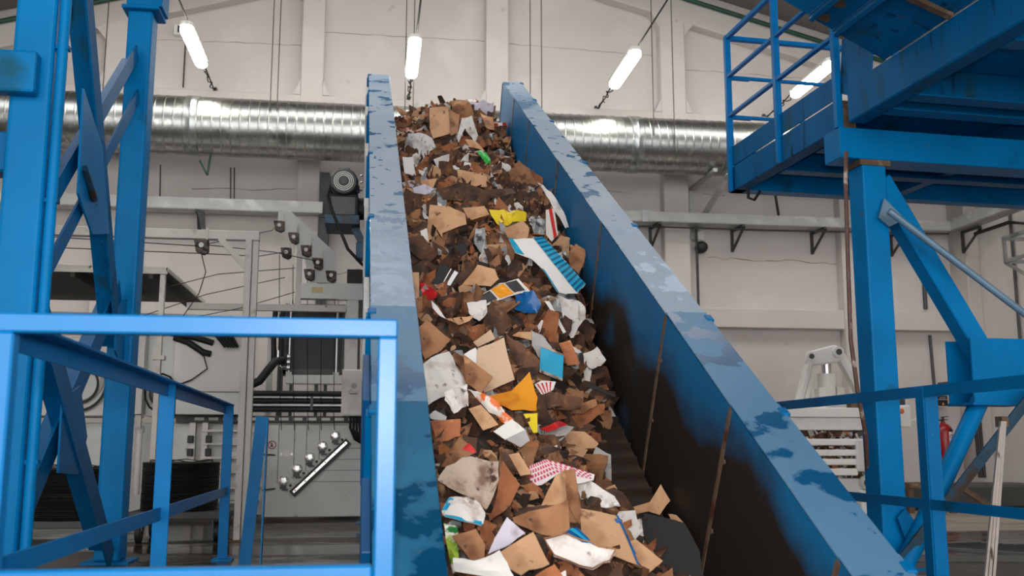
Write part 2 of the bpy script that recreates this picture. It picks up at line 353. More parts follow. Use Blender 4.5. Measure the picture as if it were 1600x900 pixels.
solo(MB().beam((-2.36, 13.4, 4.6), (-2.25, 13.4, 4.4), .026, .026).beam((-2.25, 13.4, 4.4), (-2.22, 13.4, 4.685), .026, .026), 'pipe_hook', 'greenpipe', 'green V-shaped hook under the duct at left', 'hook')
for x, lb in ((-3.02, 'left'), (-2.05, 'right'), (-2.0, 'rightmost')):
    wire([(x, YW-.02, 4.2), (x-.02, YW-.02, 4.75)], .008, 'conduit', f'thin dark conduit between tray and duct at left, {lb}', 'conduit')
# duct support bracket right of the conveyor
db = thing('duct_bracket', 'galvanised triangular bracket carrying the duct above the right tray', 'bracket', (4.72, 13.9, 4.2))
MB().beam((4.74, YW-.04, 3.9), (4.74, YW-.04, 4.69), .06, .05).build('upright', 'tray', db)
MB().beam((4.74, 13.1, 4.665), (4.74, YW-.02, 4.665), .06, .05).build('arm', 'tray', db)
MB().beam((4.76, YW-.05, 4.0), (4.98, 13.2, 4.64), .09, .03).build('strut', 'tray', db)

# ================================================================ cable trays
def tray_bracket(parent, x, y0=YW, z=4.05):
    b = MB().beam((x, y0-.02, z-.34), (x, y0-.02, z), .04, .035).build('bracket', 'steeldk', parent)
    MB().beam((x, y0-.03, z-.02), (x+.02, y0-.45, z-.02), .04, .035).build('bracket_arm', 'steeldk', b)
    MB().beam((x, y0-.03, z-.32), (x+.04, y0-.43, z-.03), .035, .02).build('bracket_strut', 'steeldk', b)
t = thing('cable_tray', 'galvanised cable tray on the back wall left of the conveyor', 'cable tray', (-2.5, 13.9, 4.03))
MB().box((-5.6, 13.82, 4.04), (-.74, 13.83, 4.19)).build('side_rail', 'tray', t); MB().box((-5.6, 13.83, 4.03), (-.74, 14.1, 4.045)).build('tray_bottom', 'tray', t)
MB().box((-5.6, 14.1, 4.04), (-.74, 14.11, 4.19)).build('side_rail', 'tray', t)
for x in (-3.9, -2.46): tray_bracket(t, x, YW, 4.03)
t = thing('steel_upright', 'dark grey steel upright on the wall behind the drive motor', 'steel post', (-.75, 14.0, 0))
MB().box((-.79, 13.98, 2.2), (-.66, 13.99, 4.66)).box((-.79, 13.99, 2.2), (-.78, 14.2, 4.66)).box((-.67, 13.99, 2.2), (-.66, 14.2, 4.66)).build('channel', 'steeldk', t)
MB().box((-.79, 13.95, 4.0), (-.62, 13.98, 4.22)).build('cleat', 'steeldk', t)
t = thing('cable_tray', 'galvanised cable tray with brackets on the back wall right of the conveyor', 'cable tray', (6, 13.9, 4.05))
MB().box((3.3, 13.82, 4.07), (8.72, 13.83, 4.21)).build('side_rail', 'tray', t); MB().box((3.3, 13.83, 4.06), (8.72, 14.1, 4.075)).build('tray_bottom', 'tray', t)
MB().box((3.3, 14.1, 4.07), (8.72, 14.11, 4.21)).build('side_rail', 'tray', t)
MB().box((3.86, 13.8, 4.05), (3.99, 13.82, 4.23)).build('splice_plate', 'galv', t)
MB().tube([(3.4, 13.9, 4.0), (4.6, 13.86, 3.99), (5.6, 13.85, 3.985), (8.7, 13.85, 4.02)], .014, 6).build('cable', 'steeldk', t, smooth=True)
for x in (4.1, 5.38, 6.66, 7.96): tray_bracket(t, x, YW, 4.06)
t = thing('cable_tray', 'grey cable tray turning the corner onto the right wall', 'cable tray', (8.9, 12, 4.05))
MB().box((8.72, 9.0, 4.07), (8.735, 13.82, 4.24)).build('side_rail', 'tray', t); MB().box((8.735, 9.0, 4.06), (8.95, 13.82, 4.075)).build('tray_bottom', 'tray', t)
tray_bracket(t, 8.88, 13.8, 4.05)
# small fittings on the walls
cc = thing('security_camera', 'small round black security camera under a grey box on the pier', 'camera', (4.83, 14.1, 3.75))
MB().box((4.75, 14.1, 3.86), (4.89, YW, 4.0)).build('mount_box', 'machine', cc, bevel=.01)
MB().lathe((4.83, 14.02, 3.74), (0, -1, 0), [(.0, .06), (.05, .055), (.085, .02), (.09, -.03), (.085, -.1), (0, -.1)], 20).build('camera_dome', 'black', cc, smooth=True)
wire([(4.75, YW-.22, 2.85), (4.75, YW-.22, 4.05)], .02, 'conduit', 'grey conduit running down the pier beside the security camera', 'conduit', 'steeldk')
wire([(8.52, YW-.03, 1.6), (8.5, YW-.03, 2.5)], .022, 'conduit', 'grey conduit above the warning box', 'conduit', 'steeldk')
wire([(8.46, YW-.03, 2.9), (8.47, YW-.03, 4.0)], .03, 'conduit', 'grey conduit between ledge and tray near the corner', 'conduit', 'steeldk')
for k, (y, r) in enumerate(((12.95, .02), (12.6, .012), (12.45, .012))):
    wire([(9.11, y, .6), (9.11, y, 6.0)], r, 'conduit', ('thick' if k == 0 else 'first thin' if k == 1 else 'second thin') + ' conduit on the right wall', 'conduit', 'steeldk')
for k, x in enumerate((8.86, 8.93)):
    wire([(x, YW-.5, .35), (x-.02, YW-.5, 1.75)], .026, 'conduit', f'dark vertical pipe beside the fire extinguisher, {"left" if k == 0 else "right"} one', 'pipe', 'black')
wire([(8.3, YW-.5, 1.72), (8.65, YW-.48, 1.76), (9.0, YW-.48, 1.83)], .02, 'pipe_stub', 'short rusty pipe stub above the paired dark pipes', 'pipe', 'ruststeel')
lc = thing('cable_cage', 'grey steel cage of bars on the right wall at frame edge', 'cage', (9.0, 11.9, 3.2))
for z in (3.3, 3.62): MB().box((8.6, 11.6, z), (9.14, 11.64, z+.05)).box((8.6, 12.4, z), (9.14, 12.44, z+.05)).box((8.6, 11.6, z), (8.64, 12.44, z+.05)).build('bar_loop', 'galv', lc)
for y in (11.62, 12.42): MB().beam((8.62, y, 3.3), (8.62, y, 3.66), .04, .04).build('upright', 'galv', lc); MB().beam((8.62, y, 3.3), (9.1, y, 3.05), .03, .04).build('strut', 'galv', lc)
MB().beam((8.98, 11.58, 2.5), (8.98, 11.58, 5.2), .08, .08).build('post', 'galv', lc)
wire([(8.9, 13.5, 3.95), (9.06, 12.9, 4.0), (9.08, 12.55, 3.9), (9.08, 12.5, 3.0), (9.09, 12.3, 2.0)], .028, 'power_cable', 'black cable looping down the right wall', 'cable', 'cable')
wire([(6.0, 13.9, 4.2), (5.97, 13.9, 4.45), (5.94, 13.9, 4.7)], .02, 'power_cable', 'short black cable rising from the right tray', 'cable', 'cable')
wb2 = thing('warning_box', 'grey electrical box with black warning label above the extinguisher', 'electrical box', (8.55, 14.15, 1.38))
MB().box((8.44, 14.12, 1.385), (8.67, YW, 1.59)).build('box_body', 'machine', wb2, bevel=.012)
MB().box((8.478, 14.112, 1.41), (8.655, 14.12, 1.565)).build('label_plate', 'signblack', wb2)
MB().prism([(8.555, 14.11, 1.425), (8.6, 14.11, 1.425), (8.578, 14.11, 1.465)], (0, .004, 0)).build('warning_triangle', 'signorange', wb2)
MB().box((8.53, 14.109, 1.53), (8.62, 14.113, 1.542)).box((8.505, 14.109, 1.502), (8.645, 14.113, 1.514)).build('lettering', 'grey', wb2)
# fire extinguisher
fe = thing('fire_extinguisher', 'red fire extinguisher with a printed label on the back wall', 'fire extinguisher', (8.515, 14.02, .4))
MB().lathe((8.51, 14.04, .4), (0, 0, 1), [(0, 0), (.115, 0), (.128, .02), (.128, .62), (.115, .68), (.07, .73), (.035, .745), (.035, .77), (0, .77)], 32).build('cylinder', 'extred', fe, smooth=True)
v = MB().cyl((8.51, 14.04, 1.16), (8.51, 14.04, 1.24), .022, 12).build('valve', 'ruststeel', fe)
MB().beam((8.47, 14.02, 1.235), (8.58, 14.0, 1.25), .02, .012).beam((8.48, 14.02, 1.2), (8.57, 14.0, 1.2), .02, .012).build('lever', 'black', v)
MB().tube([(8.49, 14.03, 1.19), (8.42, 14.0, 1.19), (8.36, 13.97, 1.14), (8.32, 13.96, 1.05)], .012, 8).build('discharge_hose', 'black', fe, smooth=True)
lab = MB(); lb2 = MB(); lb3 = MB()
def arc(mb, a0, a1, z0, z1, r=.1295):
    pts = []; n = 8
    for k in range(n+1):
        a = a0 + (a1-a0)*k/n; pts.append((8.51 + r*math.sin(a), 14.04 - r*math.cos(a)))
    for k in range(n):
        (xa, ya), (xb, yb) = pts[k], pts[k+1]; mb.add([(xa, ya, z0), (xb, yb, z0), (xb, yb, z1), (xa, ya, z1)], [(0, 1, 2, 3)])
arc(lab, .05, 1.0, .88, 1.02); arc(lb2, .05, 1.0, 1.02, 1.06); arc(lb3, .05, 1.0, .79, .88)
lab.build('label_panel', 'signwhite', fe); lb2.build('label_band', 'signblack', fe); lb3.build('label_base', 'signorange', fe)
def text(body, size, loc, rot, mt, parent, name='lettering', ext=.001):
    cu = bpy.data.curves.new(name, 'FONT'); cu.body = body; cu.size = size; cu.extrude = ext; cu.align_x = 'CENTER'; cu.align_y = 'CENTER'
    o = bpy.data.objects.new(name, cu); C.objects.link(o)
    dg = bpy.context.evaluated_depsgraph_get(); me = bpy.data.meshes.new_from_object(o.evaluated_get(dg)); bpy.data.objects.remove(o)
    o = bpy.data.objects.new(name, me); C.objects.link(o); me.materials.clear(); me.materials.append(M[mt])
    o.parent = parent; root = parent
    while root.parent: root = root.parent
    o.matrix_basis = MW[root].inverted() @ (Matrix.Translation(V(loc)) @ Euler(rot).to_matrix().to_4x4()); return o
text('OU', .085, (8.51 + .132*math.sin(.5), 14.04 - .132*math.cos(.5), .95), (R(90), 0, R(28)), 'signblack', fe)

# ================================================================ hanging fluorescent lamps
def luminaire(x, label, z=5.8, Y0=11.82, power=45):
    t = thing('fluorescent_lamp', label, 'lamp', (x, Y0-.02, z))
    Y1 = Y0 + 1.27
    def cap(w, h0, h1, y0, y1, n=6):
        vs = []; pts = []
        for k in range(n+1): a = math.pi*k/n; pts.append((x - w*math.cos(a), y1 + w*.9*math.sin(a)))
        for k in range(n+1): a = math.pi*k/n; pts.append((x + w*math.cos(a), y0 - w*.9*math.sin(a)))
        return MB().prism([(p[0], p[1], z+h0) for p in pts], (0, 0, h1-h0))
    cap(.085, .05, .1, Y0+.08, Y1-.08).build('housing', 'lamphousing', t, bevel=.008)
    cap(.076, -.03, .05, Y0+.08, Y1-.08).build('diffuser', 'lampglow', t, bevel=.02)
    for y in (Y0+.16, Y1-.16):
        for s in (-1, 1): MB().box((x+s*.08-.008, y-.02, z+.0), (x+s*.08+.008, y+.02, z+.06)).build('clip', 'galv', t)
    return t
LX = [(-2.33, 'leftmost lit fluorescent lamp, hanging above the left blue column'), (.44, 'lit fluorescent lamp hanging above the conveyor crest'),
      (3.28, 'lit fluorescent lamp hanging between conveyor and platform'), (5.95, 'lit fluorescent lamp seen behind the platform railing')]
names = ['left', 'middle', 'third', 'platform']
for k, (x, lb) in enumerate(LX):
    luminaire(x, lb)
    wire([(x, 13.15, 5.88), (x+.01, 13.6, 5.84), (x, YW-.02, 5.84)], .01, 'support_cable', f'black cable from the {names[k]} lamp back to the wall', 'cable', 'cable')
    wire([(x+.02, 11.8, 5.9), (x+.03, 9, 5.97), (x+.03, 6, 6.1)], .012, 'support_cable', f'black cable running forward from the {names[k]} lamp', 'cable', 'cable')
    pts = [(x+.03*math.sin(i*1.7), 13.18+i*.07, 5.83+.03*math.cos(i*2.1)) for i in range(15)]
    wire(pts, .008, 'power_cable', f'twisted power cord behind the {names[k]} lamp', 'cable', 'cable')
    wire([(x, YW-.16, 5.8), (x, YW-.05, 5.9)], .03, 'cable_anchor', f'dark wall anchor of the {names[k]} lamp cable', 'anchor', 'steeldk')
# ================================================================ inclined conveyor
EC = R(30.5)
OC = V((.07, 0, -1.3935)); RC = Euler((EC, 0, R(.92))).to_matrix()
def cw(x, s, n): return OC + RC @ V((x, s, n - .92))          # across, along, above the belt -> world
cv = thing('inclined_conveyor', 'blue steel inclined conveyor trough carrying waste paper up the hall', 'conveyor', tuple(OC), (EC, 0, R(.92)))
J = [2.55, 3.62, 4.66, 5.65, 7.18, 8.8, 10.35, 11.4, 12.36]
for i in range(len(J)-1):
    a, b = J[i], J[i+1]
    for x0, x1, side in ((0, .21, -1), (1.5, 1.7, 1)):
        p = MB().box((x0, a+.002, -1.22), (x1, b-.002, -.012)).build('side_panel', 'outerplate', cv, local=True, bevel=.004)
        xi = x1 if side < 0 else x0 - .006
        MB().box((xi, a+.004, -1.0), (xi+.006, b-.004, -.014)).build('inner_plate', 'innerplate', p, local=True)
        # folded cap plate, each one lapping over the next lower
        e = .006
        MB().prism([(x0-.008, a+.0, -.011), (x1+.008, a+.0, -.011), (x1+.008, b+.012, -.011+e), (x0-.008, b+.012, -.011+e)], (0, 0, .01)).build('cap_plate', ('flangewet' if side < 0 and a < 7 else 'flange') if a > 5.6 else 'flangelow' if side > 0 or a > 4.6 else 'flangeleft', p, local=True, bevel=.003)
        hx = x0 if side < 0 else x1
        MB().box((hx-.02, b-.09, -.02), (hx+.02, b-.03, .012)).build('lap_hook', 'bluedark', p, local=True, bevel=.006)
        MB().box((xi-.006 if side > 0 else xi, b-.014, -.99), (xi+.006 if side > 0 else xi+.012, b+.014, -.016)).build('seam_strip', 'seam', p, local=True)
        for z in (-.25, -.6):
            MB().cyl((xi - .004*(1 if side > 0 else -1), b-.04, z), (xi - .012*(1 if side > 0 else -1), b-.04, z), .012, 8).build('bolt', 'seam', p, local=True)
        xo = x0 - .028 if side < 0 else x1
        MB().box((xo, b-.05, -1.2), (xo+.028, b+.01, -.03)).build('outer_rib', 'bluedark' if side > 0 else 'blue', p, local=True, bevel=.003)
        MB().box((xo - (.012 if side < 0 else -.0), a+.18, -.5), (xo+.04 if side > 0 else xo+.02, a+.62, -.08)).build('stiffener', 'machine' if i > 2 else 'outerplate', p, local=True, bevel=.003)
        MB().box((xo, a, -1.24), (xo+.03, b, -1.14)).build('bottom_rail', 'bluedark', p, local=True)
MB().box((.21, 2.55, -1.0), (1.5, 12.3, -.955)).build('belt_bed', 'belt', cv, local=True)
MB().box((.02, 2.55, -1.24), (1.68, 12.3, -1.2)).build('bottom_pan', 'outerplate', cv, local=True)
sl0 = None; s_ = 3.1
while s_ < 12.2:
    if sl0 is None: sl0 = MB().box((.23, -.068, -.955), (1.48, .068, -.925)).box((.23, .05, -.925), (1.48, .068, -.905)).build('belt_slat', 'belt', cv, local=True); sl0.location = (0, s_, 0)
    else: link_copy(sl0, cv, (0, s_, 0))
    s_ += .152
MB().cyl((.2, 12.2, -1.05), (1.5, 12.2, -1.05), .13, 24).build('head_drum', 'steeldk', cv, local=True, smooth=True)
# legs under the upper run
for s in (7.4, 10.2, 11.9):
    for x in (.1, 1.6):
        top = OC + RC @ V((x, s, -1.2))
        MB().beam((top.x, top.y, .012), (top.x, top.y, top.z+.06), .14, .14, (0, 1, 0)).build('support_leg', 'outerplate', cv, bevel=.006)
        MB().box((top.x-.13, top.y-.13, 0), (top.x+.13, top.y+.13, .014)).build('foot_plate', 'outerplate', cv)
# gear motor on the left flank near the head
gm = thing('gear_motor', 'grey drive motor bolted to the left flank of the conveyor', 'motor', (-.28, 8.5, 2.67))
xm, zm = -.275, 3.03
MB().lathe((xm, 8.33, zm), (0, 1, 0), [(0, 0), (.105, .0), (.118, .02), (.118, .1), (.108, .11), (.108, .42), (.0, .42)], 28).build('motor_body', 'steeldk', gm, smooth=True)
fc = MB().lathe((xm, 8.325, zm), (0, 1, 0), [(0, -.012), (.03, -.012), (.035, -.004), (.098, -.004), (.1, .01), (0, .01)], 28).build('fan_cover', 'machinedk', gm, smooth=True)
for r in (.05, .065, .08): MB().ring((xm, 8.318, zm), (0, 1, 0), r-.003, r+.003, .006, 28).build('grille_ring', 'machine', fc)
for k in range(14):
    a = 2*math.pi*k/14; d = V((math.cos(a), 0, math.sin(a)))
    if d.z < .75: MB().beam(V((xm, 8.46, zm))+d*.118, V((xm, 8.72, zm))+d*.118, .006, .026, tuple(d)).build('cooling_fin', 'steeldk', gm)
MB().box((xm-.055, 8.5, zm+.11), (xm+.045, 8.66, zm+.165)).build('terminal_box', 'machinedk', gm, bevel=.006)
MB().box((xm-.13, 8.36, 2.72), (xm+.13, 8.72, 2.93)).build('gearbox', 'steeldk', gm, bevel=.03, seg=2)
MB().box((xm-.15, 8.32, 2.655), (xm+.14, 8.75, 2.735)).build('base_plate', 'mudblue', gm, bevel=.004)
MB().cyl((xm+.1, 8.54, 2.84), (-.05, 8.54, 2.84), .095, 20).build('output_flange', 'rubber', gm, smooth=True)
MB().beam((xm+.1, 8.5, 2.66), (-.05, 8.5, 2.42), .1, .06).build('bracket', 'mudblue', gm)
MB().box((-.16, 8.4, 2.38), (-.05, 8.56, 2.52)).build('torque_stop', 'mudblue', gm, bevel=.005)
for dz in (.0, .06, -.07): MB().cyl((xm+.14, 8.36, zm+dz), (xm+.155, 8.35, zm+dz), .008, 6).build('bolt', 'chrome', gm)
MB().tube([(xm-.12, 8.4, 2.98), (xm-.135, 8.36, 2.9), (xm-.08, 8.33, 2.74), (xm-.02, 8.31, 2.6), (xm+.05, 8.32, 2.44), (xm+.16, 8.36, 2.33), (-.05, 8.44, 2.29)], .014, 8).build('supply_cable', 'cable', gm, smooth=True)

# ================================================================ left lattice tower
tw = thing('steel_tower', 'tall blue box-section lattice tower at the left edge', 'steel frame', (-1.7, 6.2, 0))
XA, YA, XB, YB = -1.66, 4.95, -1.79, 7.5
MB().box((XA-.095, YA-.1, .014), (XA+.095, YA+.1, 5.2)).build('column', 'blue', tw, bevel=.022, seg=3)
MB().box((XB-.09, YB-.1, .014), (XB+.09, YB+.1, 4.05)).build('column', 'blue', tw, bevel=.02, seg=3)
MB().box((XB-.13, YB-.14, 4.05), (XB+.14, YB+.14, 4.08)).box((XB-.1, YB-.12, 4.08), (XB+.16, YB+.12, 4.5)).build('cap_beam', 'blue', tw, bevel=.006)
for x, y in ((XA, YA), (XB, YB)): MB().box((x-.16, y-.16, 0), (x+.16, y+.16, .016)).build('base_plate', 'blue', tw)
MB().tube([(XA+.125, YA-.06, .0), (XA+.125, YA-.06, 5.2)], .026, 12).build('riser_pipe', 'blue', tw, smooth=True)
for z in (.72, 1.95, 2.72): MB().box((XA+.09, YA-.075, z), (XA+.155, YA-.03, z+.02)).build('pipe_clip', 'blueworn', tw)
MB().box((-2.6, 4.77, 2.455), (-1.615, 4.85, 2.665)).build('cross_tube', 'blue', tw, bevel=.015, seg=2)
MB().box((-2.7, 4.9, 2.1), (-1.75, 5.05, 2.3)).build('cross_tube', 'bluedark', tw, bevel=.01)
XG = -1.66
def pt(y, z, dx=0): return (XG - (y-5)*.045 + dx, y, z)
MB().angle(pt(5.06, 4.05, .06), pt(7.36, 1.5, .0), .14, .012, (1, 0, 0), 1, -1).build('brace', 'blueworn', tw)
MB().angle(pt(7.4, 3.66, -.02), pt(5.06, 1.72, -.02), .11, .012, (1, 0, 0), 1, -1).build('brace', 'bluedark', tw)
MB().beam(pt(7.4, 3.38, .0), pt(5.06, 1.46, .0), .1, .014, (1, 0, 0)).build('brace', 'bluedark', tw)
MB().prism([pt(5.66, 2.8, .03), pt(5.7, 2.2, .03), pt(6.1, 2.05, .03), pt(6.55, 2.15, .03), pt(6.2, 2.62, .03)], (.012, 0, 0)).build('gusset', 'blue', tw)
MB().angle(pt(5.06, 1.62, .05), pt(7.36, .1, .03), .16, .012, (1, 0, 0), 1, -1).build('brace', 'bluedark', tw)
MB().angle(pt(7.38, 1.85, -.03), pt(5.06, .12, -.03), .15, .012, (1, 0, 0), 1, -1).build('brace', 'bluedark', tw)
MB().prism([pt(5.72, 1.05, .02), pt(5.74, .66, .02), pt(6.2, .64, .02), pt(6.35, .86, .02), pt(6.1, 1.15, .02)], (.012, 0, 0)).build('gusset', 'bluedark', tw)
MB().prism([pt(7.1, 1.75, .0), pt(7.4, 1.85, .0), pt(7.4, 1.35, .0), pt(7.1, 1.45, .0)], (.012, 0, 0)).build('gusset', 'blue', tw)
MB().prism([pt(5.06, 3.95, .06), pt(5.45, 3.6, .06), pt(5.06, 3.2, .06)], (.012, 0, 0)).build('gusset', 'blue', tw)
MB().cyl(pt(5.75, 2.36, .05), pt(6.0, 2.24, .06), .022, 10).build('link_pin', 'mudblue', tw, smooth=True)

# ================================================================ left guard railing
gr = thing('guard_railing', 'light blue guard railing frame in the left foreground', 'railing', (-.45, 2.6, 0))
MB().box((-.9, 2.5, 1.07), (.062, 2.55, 1.117)).build('top_rail', 'bluefront', gr, bevel=.005)
MB().box((-.9, 2.5, .47), (.01, 2.55, .517)).build('lower_rail', 'bluefront', gr, bevel=.005)
MB().box((.013, 2.5, .012), (.062, 2.55, 1.07)).build('post', 'bluefront', gr, bevel=.005)
MB().box((-.9, 2.5, .012), (-.848, 2.55, 1.07)).build('post', 'bluefront', gr, bevel=.005)
for x in (.037, -.875): MB().box((x-.06, 2.465, 0), (x+.06, 2.585, .012)).build('foot_plate', 'bluerail', gr)
for y, x, wd in ((5.02, -.978, .075), (7.53, -1.03, .07)):
    MB().box((x-wd/2, y-.01, .012), (x+wd/2, y, 1.1)).box((x-wd/2, y, .012), (x-wd/2+.01, y+.07, 1.1)).build('post', 'bluerail', gr, bevel=.002)
    MB().box((x-.07, y-.05, 0), (x+.07, y+.1, .012)).build('foot_plate', 'bluerail', gr)
MB().box((-1.02, 2.55, 0), (-1.0, 2.57, .01)).build('shim', 'bluerail', gr)
MB().angle((-.9, 2.55, 1.1), (-1.055, 7.54, 1.1), .06, .008, (0, 0, 1), 1, -1).build('side_top_rail', 'bluerail', gr)
MB().beam((-.95, 2.6, .485), (-1.02, 7.54, .485), .01, .06, (0, 0, 1)).build('side_lower_rail', 'bluerail', gr)
ls = thing('steel_angle', 'blue steel angle leaning upright behind the left railing', 'steel bar', (-.74, 6.5, 0))
MB().beam((-.76, 6.5, .0), (-.69, 6.56, .99), .075, .008, (0, 1, 0)).build('flat_leg', 'bluedark', ls)
MB().beam((-.66, 6.53, .0), (-.655, 6.58, .98), .008, .07, (0, 1, 0)).build('edge_leg', 'blue', ls)

# ================================================================ right guard railing
g2 = thing('guard_railing', 'dark blue angle-iron guard railing right of the conveyor', 'railing', (2.8, 5, 0))
MB().angle((2.8, 2.6, 1.105), (2.8, 7.6, 1.105), .055, .008, (0, 0, 1), 1, -1).build('top_rail', 'bluedark', g2)
MB().beam((2.8, 2.6, .513), (2.8, 7.6, .513), .01, .05).build('middle_rail', 'bluedark', g2)
for y in (4.78, 7.5):
    MB().box((2.8, y-.01, .012), (2.872, y, 1.1)).box((2.793, y-.005, .012), (2.803, y+.07, 1.1)).build('post', 'bluedark', g2, bevel=.002)
    MB().box((2.74, y-.06, 0), (2.9, y+.09, .012)).build('foot_plate', 'bluedark', g2)

# ================================================================ platform on the right
PT = R(4.0)
pf = thing('steel_platform', 'blue steel work platform with handrail on a box column at right', 'platform', (3.2, 6.3, 0), (0, 0, PT))
def pb(a, b, name, mt='blue', par=None, **k): return MB().box(a, b).build(name, mt, par or pf, local=True, **k)
pb((0, .06, 3.0), (.12, 1.86, 3.21), 'edge_beam', 'blueworn', bevel=.004)
pb((.0, -3.2, 3.0), (.13, -.1, 3.27), 'edge_beam', 'blueworn', bevel=.01)
pb((.005, .06, 3.225), (.013, 1.86, 3.395), 'toe_plate', 'blueworn')
pb((.005, 1.85, 3.225), (2.9, 1.858, 3.39), 'toe_plate', 'blueworn')
pb((-.02, -.02, 2.78), (3.2, .2, 3.0), 'cross_beam', 'blue', bevel=.006)
pb((0, 1.72, 3.0), (3.2, 1.86, 3.21), 'end_beam', 'blue', bevel=.004)
pb((.02, .0, 3.0), (.12, .06, 3.2), 'splice_block', 'ruststeel')
deckz = 3.21
for k in range(6):
    y0 = -3.2 + k*.845
    pb((.12, y0, deckz-.012), (3.2, y0+.842, deckz), 'deck_plate', 'blue')
for y in (.55, 1.15, -.62, -.35, -1.5, -2.3):
    pb((.13, y-.04, 3.0), (3.2, y, 3.195), 'joist', 'blueworn' if y == -.62 else 'bluedark', bevel=.003)
    pb((.13, y-.09, 2.995), (3.2, y+.03, 3.005), 'joist_flange', 'bluedark')
pb((1.5, -3.2, 3.02), (1.6, 1.72, 3.19), 'bearer', 'bluedark')
# handrail
for y in (1.8, .9, .02):
    pb((-.025, y-.025, 3.0), (.025, y+.025, 4.43 if y > .1 else 4.43), 'rail_post', 'bluerail', bevel=.004)
for z, h, e in ((4.41, .04, .05), (4.045, .028, .03), (3.68, .028, .03)):
    pb((-.02, -3.2, z-h/2), (.02, 1.8, z+h/2), 'handrail' if h > .03 else 'knee_rail', 'bluerail', bevel=.003)
    pb((.0, 1.8-e/2, z-h/2), (2.95, 1.8+e/2, z+h/2), 'handrail' if h > .03 else 'knee_rail', 'bluerail', bevel=.003)
for z in (4.02, 3.655): pb((.02, 1.78, z), (.2, 1.81, z+.03), 'rail_cleat', 'bluerail')
for x in (1.25, 2.9): pb((x, 1.78, 3.2), (x+.05, 1.82, 4.42), 'rail_post', 'bluerail', bevel=.003)
MB().prism([(.01, .0, 3.25), (.01, -.1, 3.2), (.01, -.38, 3.2), (.01, -.42, 3.4), (.01, -.34, 3.62), (.01, -.06, 3.62)], (.012, 0, 0)).build('corner_plate', 'blueworn', pf, local=True)
# column with braces
cx0, cx1 = .15, .335
pb((cx0, .0, .014), (cx1, .19, 2.78), 'column', 'blue', bevel=.012, seg=2)
pb((cx0-.08, -.07, 0), (cx1+.08, .27, .016), 'base_plate', 'bluedark')
pb((cx0-.02, -.01, 2.74), (cx1+.03, .2, 2.785), 'cap_plate', 'ruststeel')
MB().beam((cx1-.01, .1, 2.66), (1.12, .02, 1.22), .14, .14, (0, 1, 0)).build('brace', 'blue', pf, local=True, bevel=.008)
pb((.86, -.06, 1.1), (2.0, -.045, 1.54), 'gusset', 'blue')
pb((.86, .2, 1.1), (2.0, .215, 1.54), 'gusset', 'blue')
pb((1.95, .0, .014), (2.13, .19, 2.78), 'column', 'blue', bevel=.012, seg=2)
pb((.84, -.07, 1.08), (1.3, .21, 1.1), 'gusset', 'bluerail')
MB().cyl((1.0, .07, 1.12), (.2, -.1, -.0), .062, 20).build('brace_tube', 'blue', pf, local=True, smooth=True)
MB().beam((1.25, -.2, 1.2), (.18, -.12, .06), .07, .016, (0, 1, 0)).build('flat_tie', 'mudblue', pf, local=True)
MB().box((.95, -.2, .93), (1.0, -.13, 1.0)).build('turnbuckle', 'ruststeel', pf, local=True)
MB().prism([(cx1-.02, -.03, .1), (cx1-.1, -.03, .34), (cx1-.04, -.03, .4), (cx1+.12, -.03, .2), (cx1+.05, -.03, .08)], (0, -.012, 0)).build('foot_gusset', 'bluedark', pf, local=True)
MB().cyl((.25, -.13, 2.385), (1.3, -.2, 1.62), .024, 12).build('tie_rod', 'rodblue', pf, local=True, smooth=True, label='grey-blue tie rod')
MB().prism([(cx1-.05, -.02, 2.5), (cx1-.1, -.02, 2.36), (cx1-.02, -.02, 2.3), (cx1+.1, -.02, 2.36)], (0, -.014, 0)).build('rod_lug', 'rodblue', pf, local=True)
# hopper flare above the platform edge
hp = thing('hopper_side', 'blue flared hopper plate with rusty holes at top right', 'hopper', (3.2, 6.3, 3.27), (0, 0, PT))
def hz(x): return (3.271 - x*.47) - 3.27
def hpoly(x0, x1, y0, y1, off=0): return [(x0, y0, hz(x0)+off), (x1, y0, hz(x1)+off), (x1, y1, hz(x1)+off), (x0, y1, hz(x0)+off)]
MB().prism(hpoly(-.36, .0, -3.2, -.567), (.004, 0, .012)).build('flare_plate', 'blueworn', hp, local=True)
MB().prism(hpoly(-.53, -.365, -3.2, -.575), (.004, 0, .012)).build('flare_plate', 'blueworn', hp, local=True)
MB().prism(hpoly(-.9, -.535, -3.2, -.59), (.004, 0, .012)).build('flare_plate', 'blue', hp, local=True)
for x in (-.35, -.52): MB().beam((x, -3.2, hz(x)-.02), (x, -.6, hz(x)-.02), .03, .05, (.47, 0, 1)).build('stiffener', 'bluedark', hp, local=True)
for x, y in ((-.462, -.64), (-.47, -.84)):
    MB().lathe((x, y, hz(x)-.001), (-.47, 0, -1), [(.0, .004), (.03, .004), (.045, .0)], 18).build('rust_hole', 'ruststeel', hp, local=True)
MB().beam((-.01, -1.262, hz(-.01)-.012), (-.36, -1.21, hz(-.36)-.012), .045, .03, (.47, 0, 1)).build('rusty_bar', 'ruststeel', hp, local=True)
wire([(3.19, 6.22, 2.8), (3.165, 6.2, 2.6), (3.14, 6.18, 2.0), (3.13, 6.18, 1.5), (3.165, 6.19, 1.15), (3.235, 6.25, .88), (3.31, 6.4, .72), (3.42, 6.62, .5), (3.5, 6.7, .02)], .014, 'hanging_hose', 'dirty red-brown hose hanging from the platform in front of the column', 'hose', 'hose')
wire([(3.18, 7.98, 3.02), (3.18, 7.99, 2.92), (3.23, 7.98, 2.9), (3.28, 7.97, 2.98)], .014, 'cable_loop', 'short black cable loop under the platform corner', 'cable', 'cable')
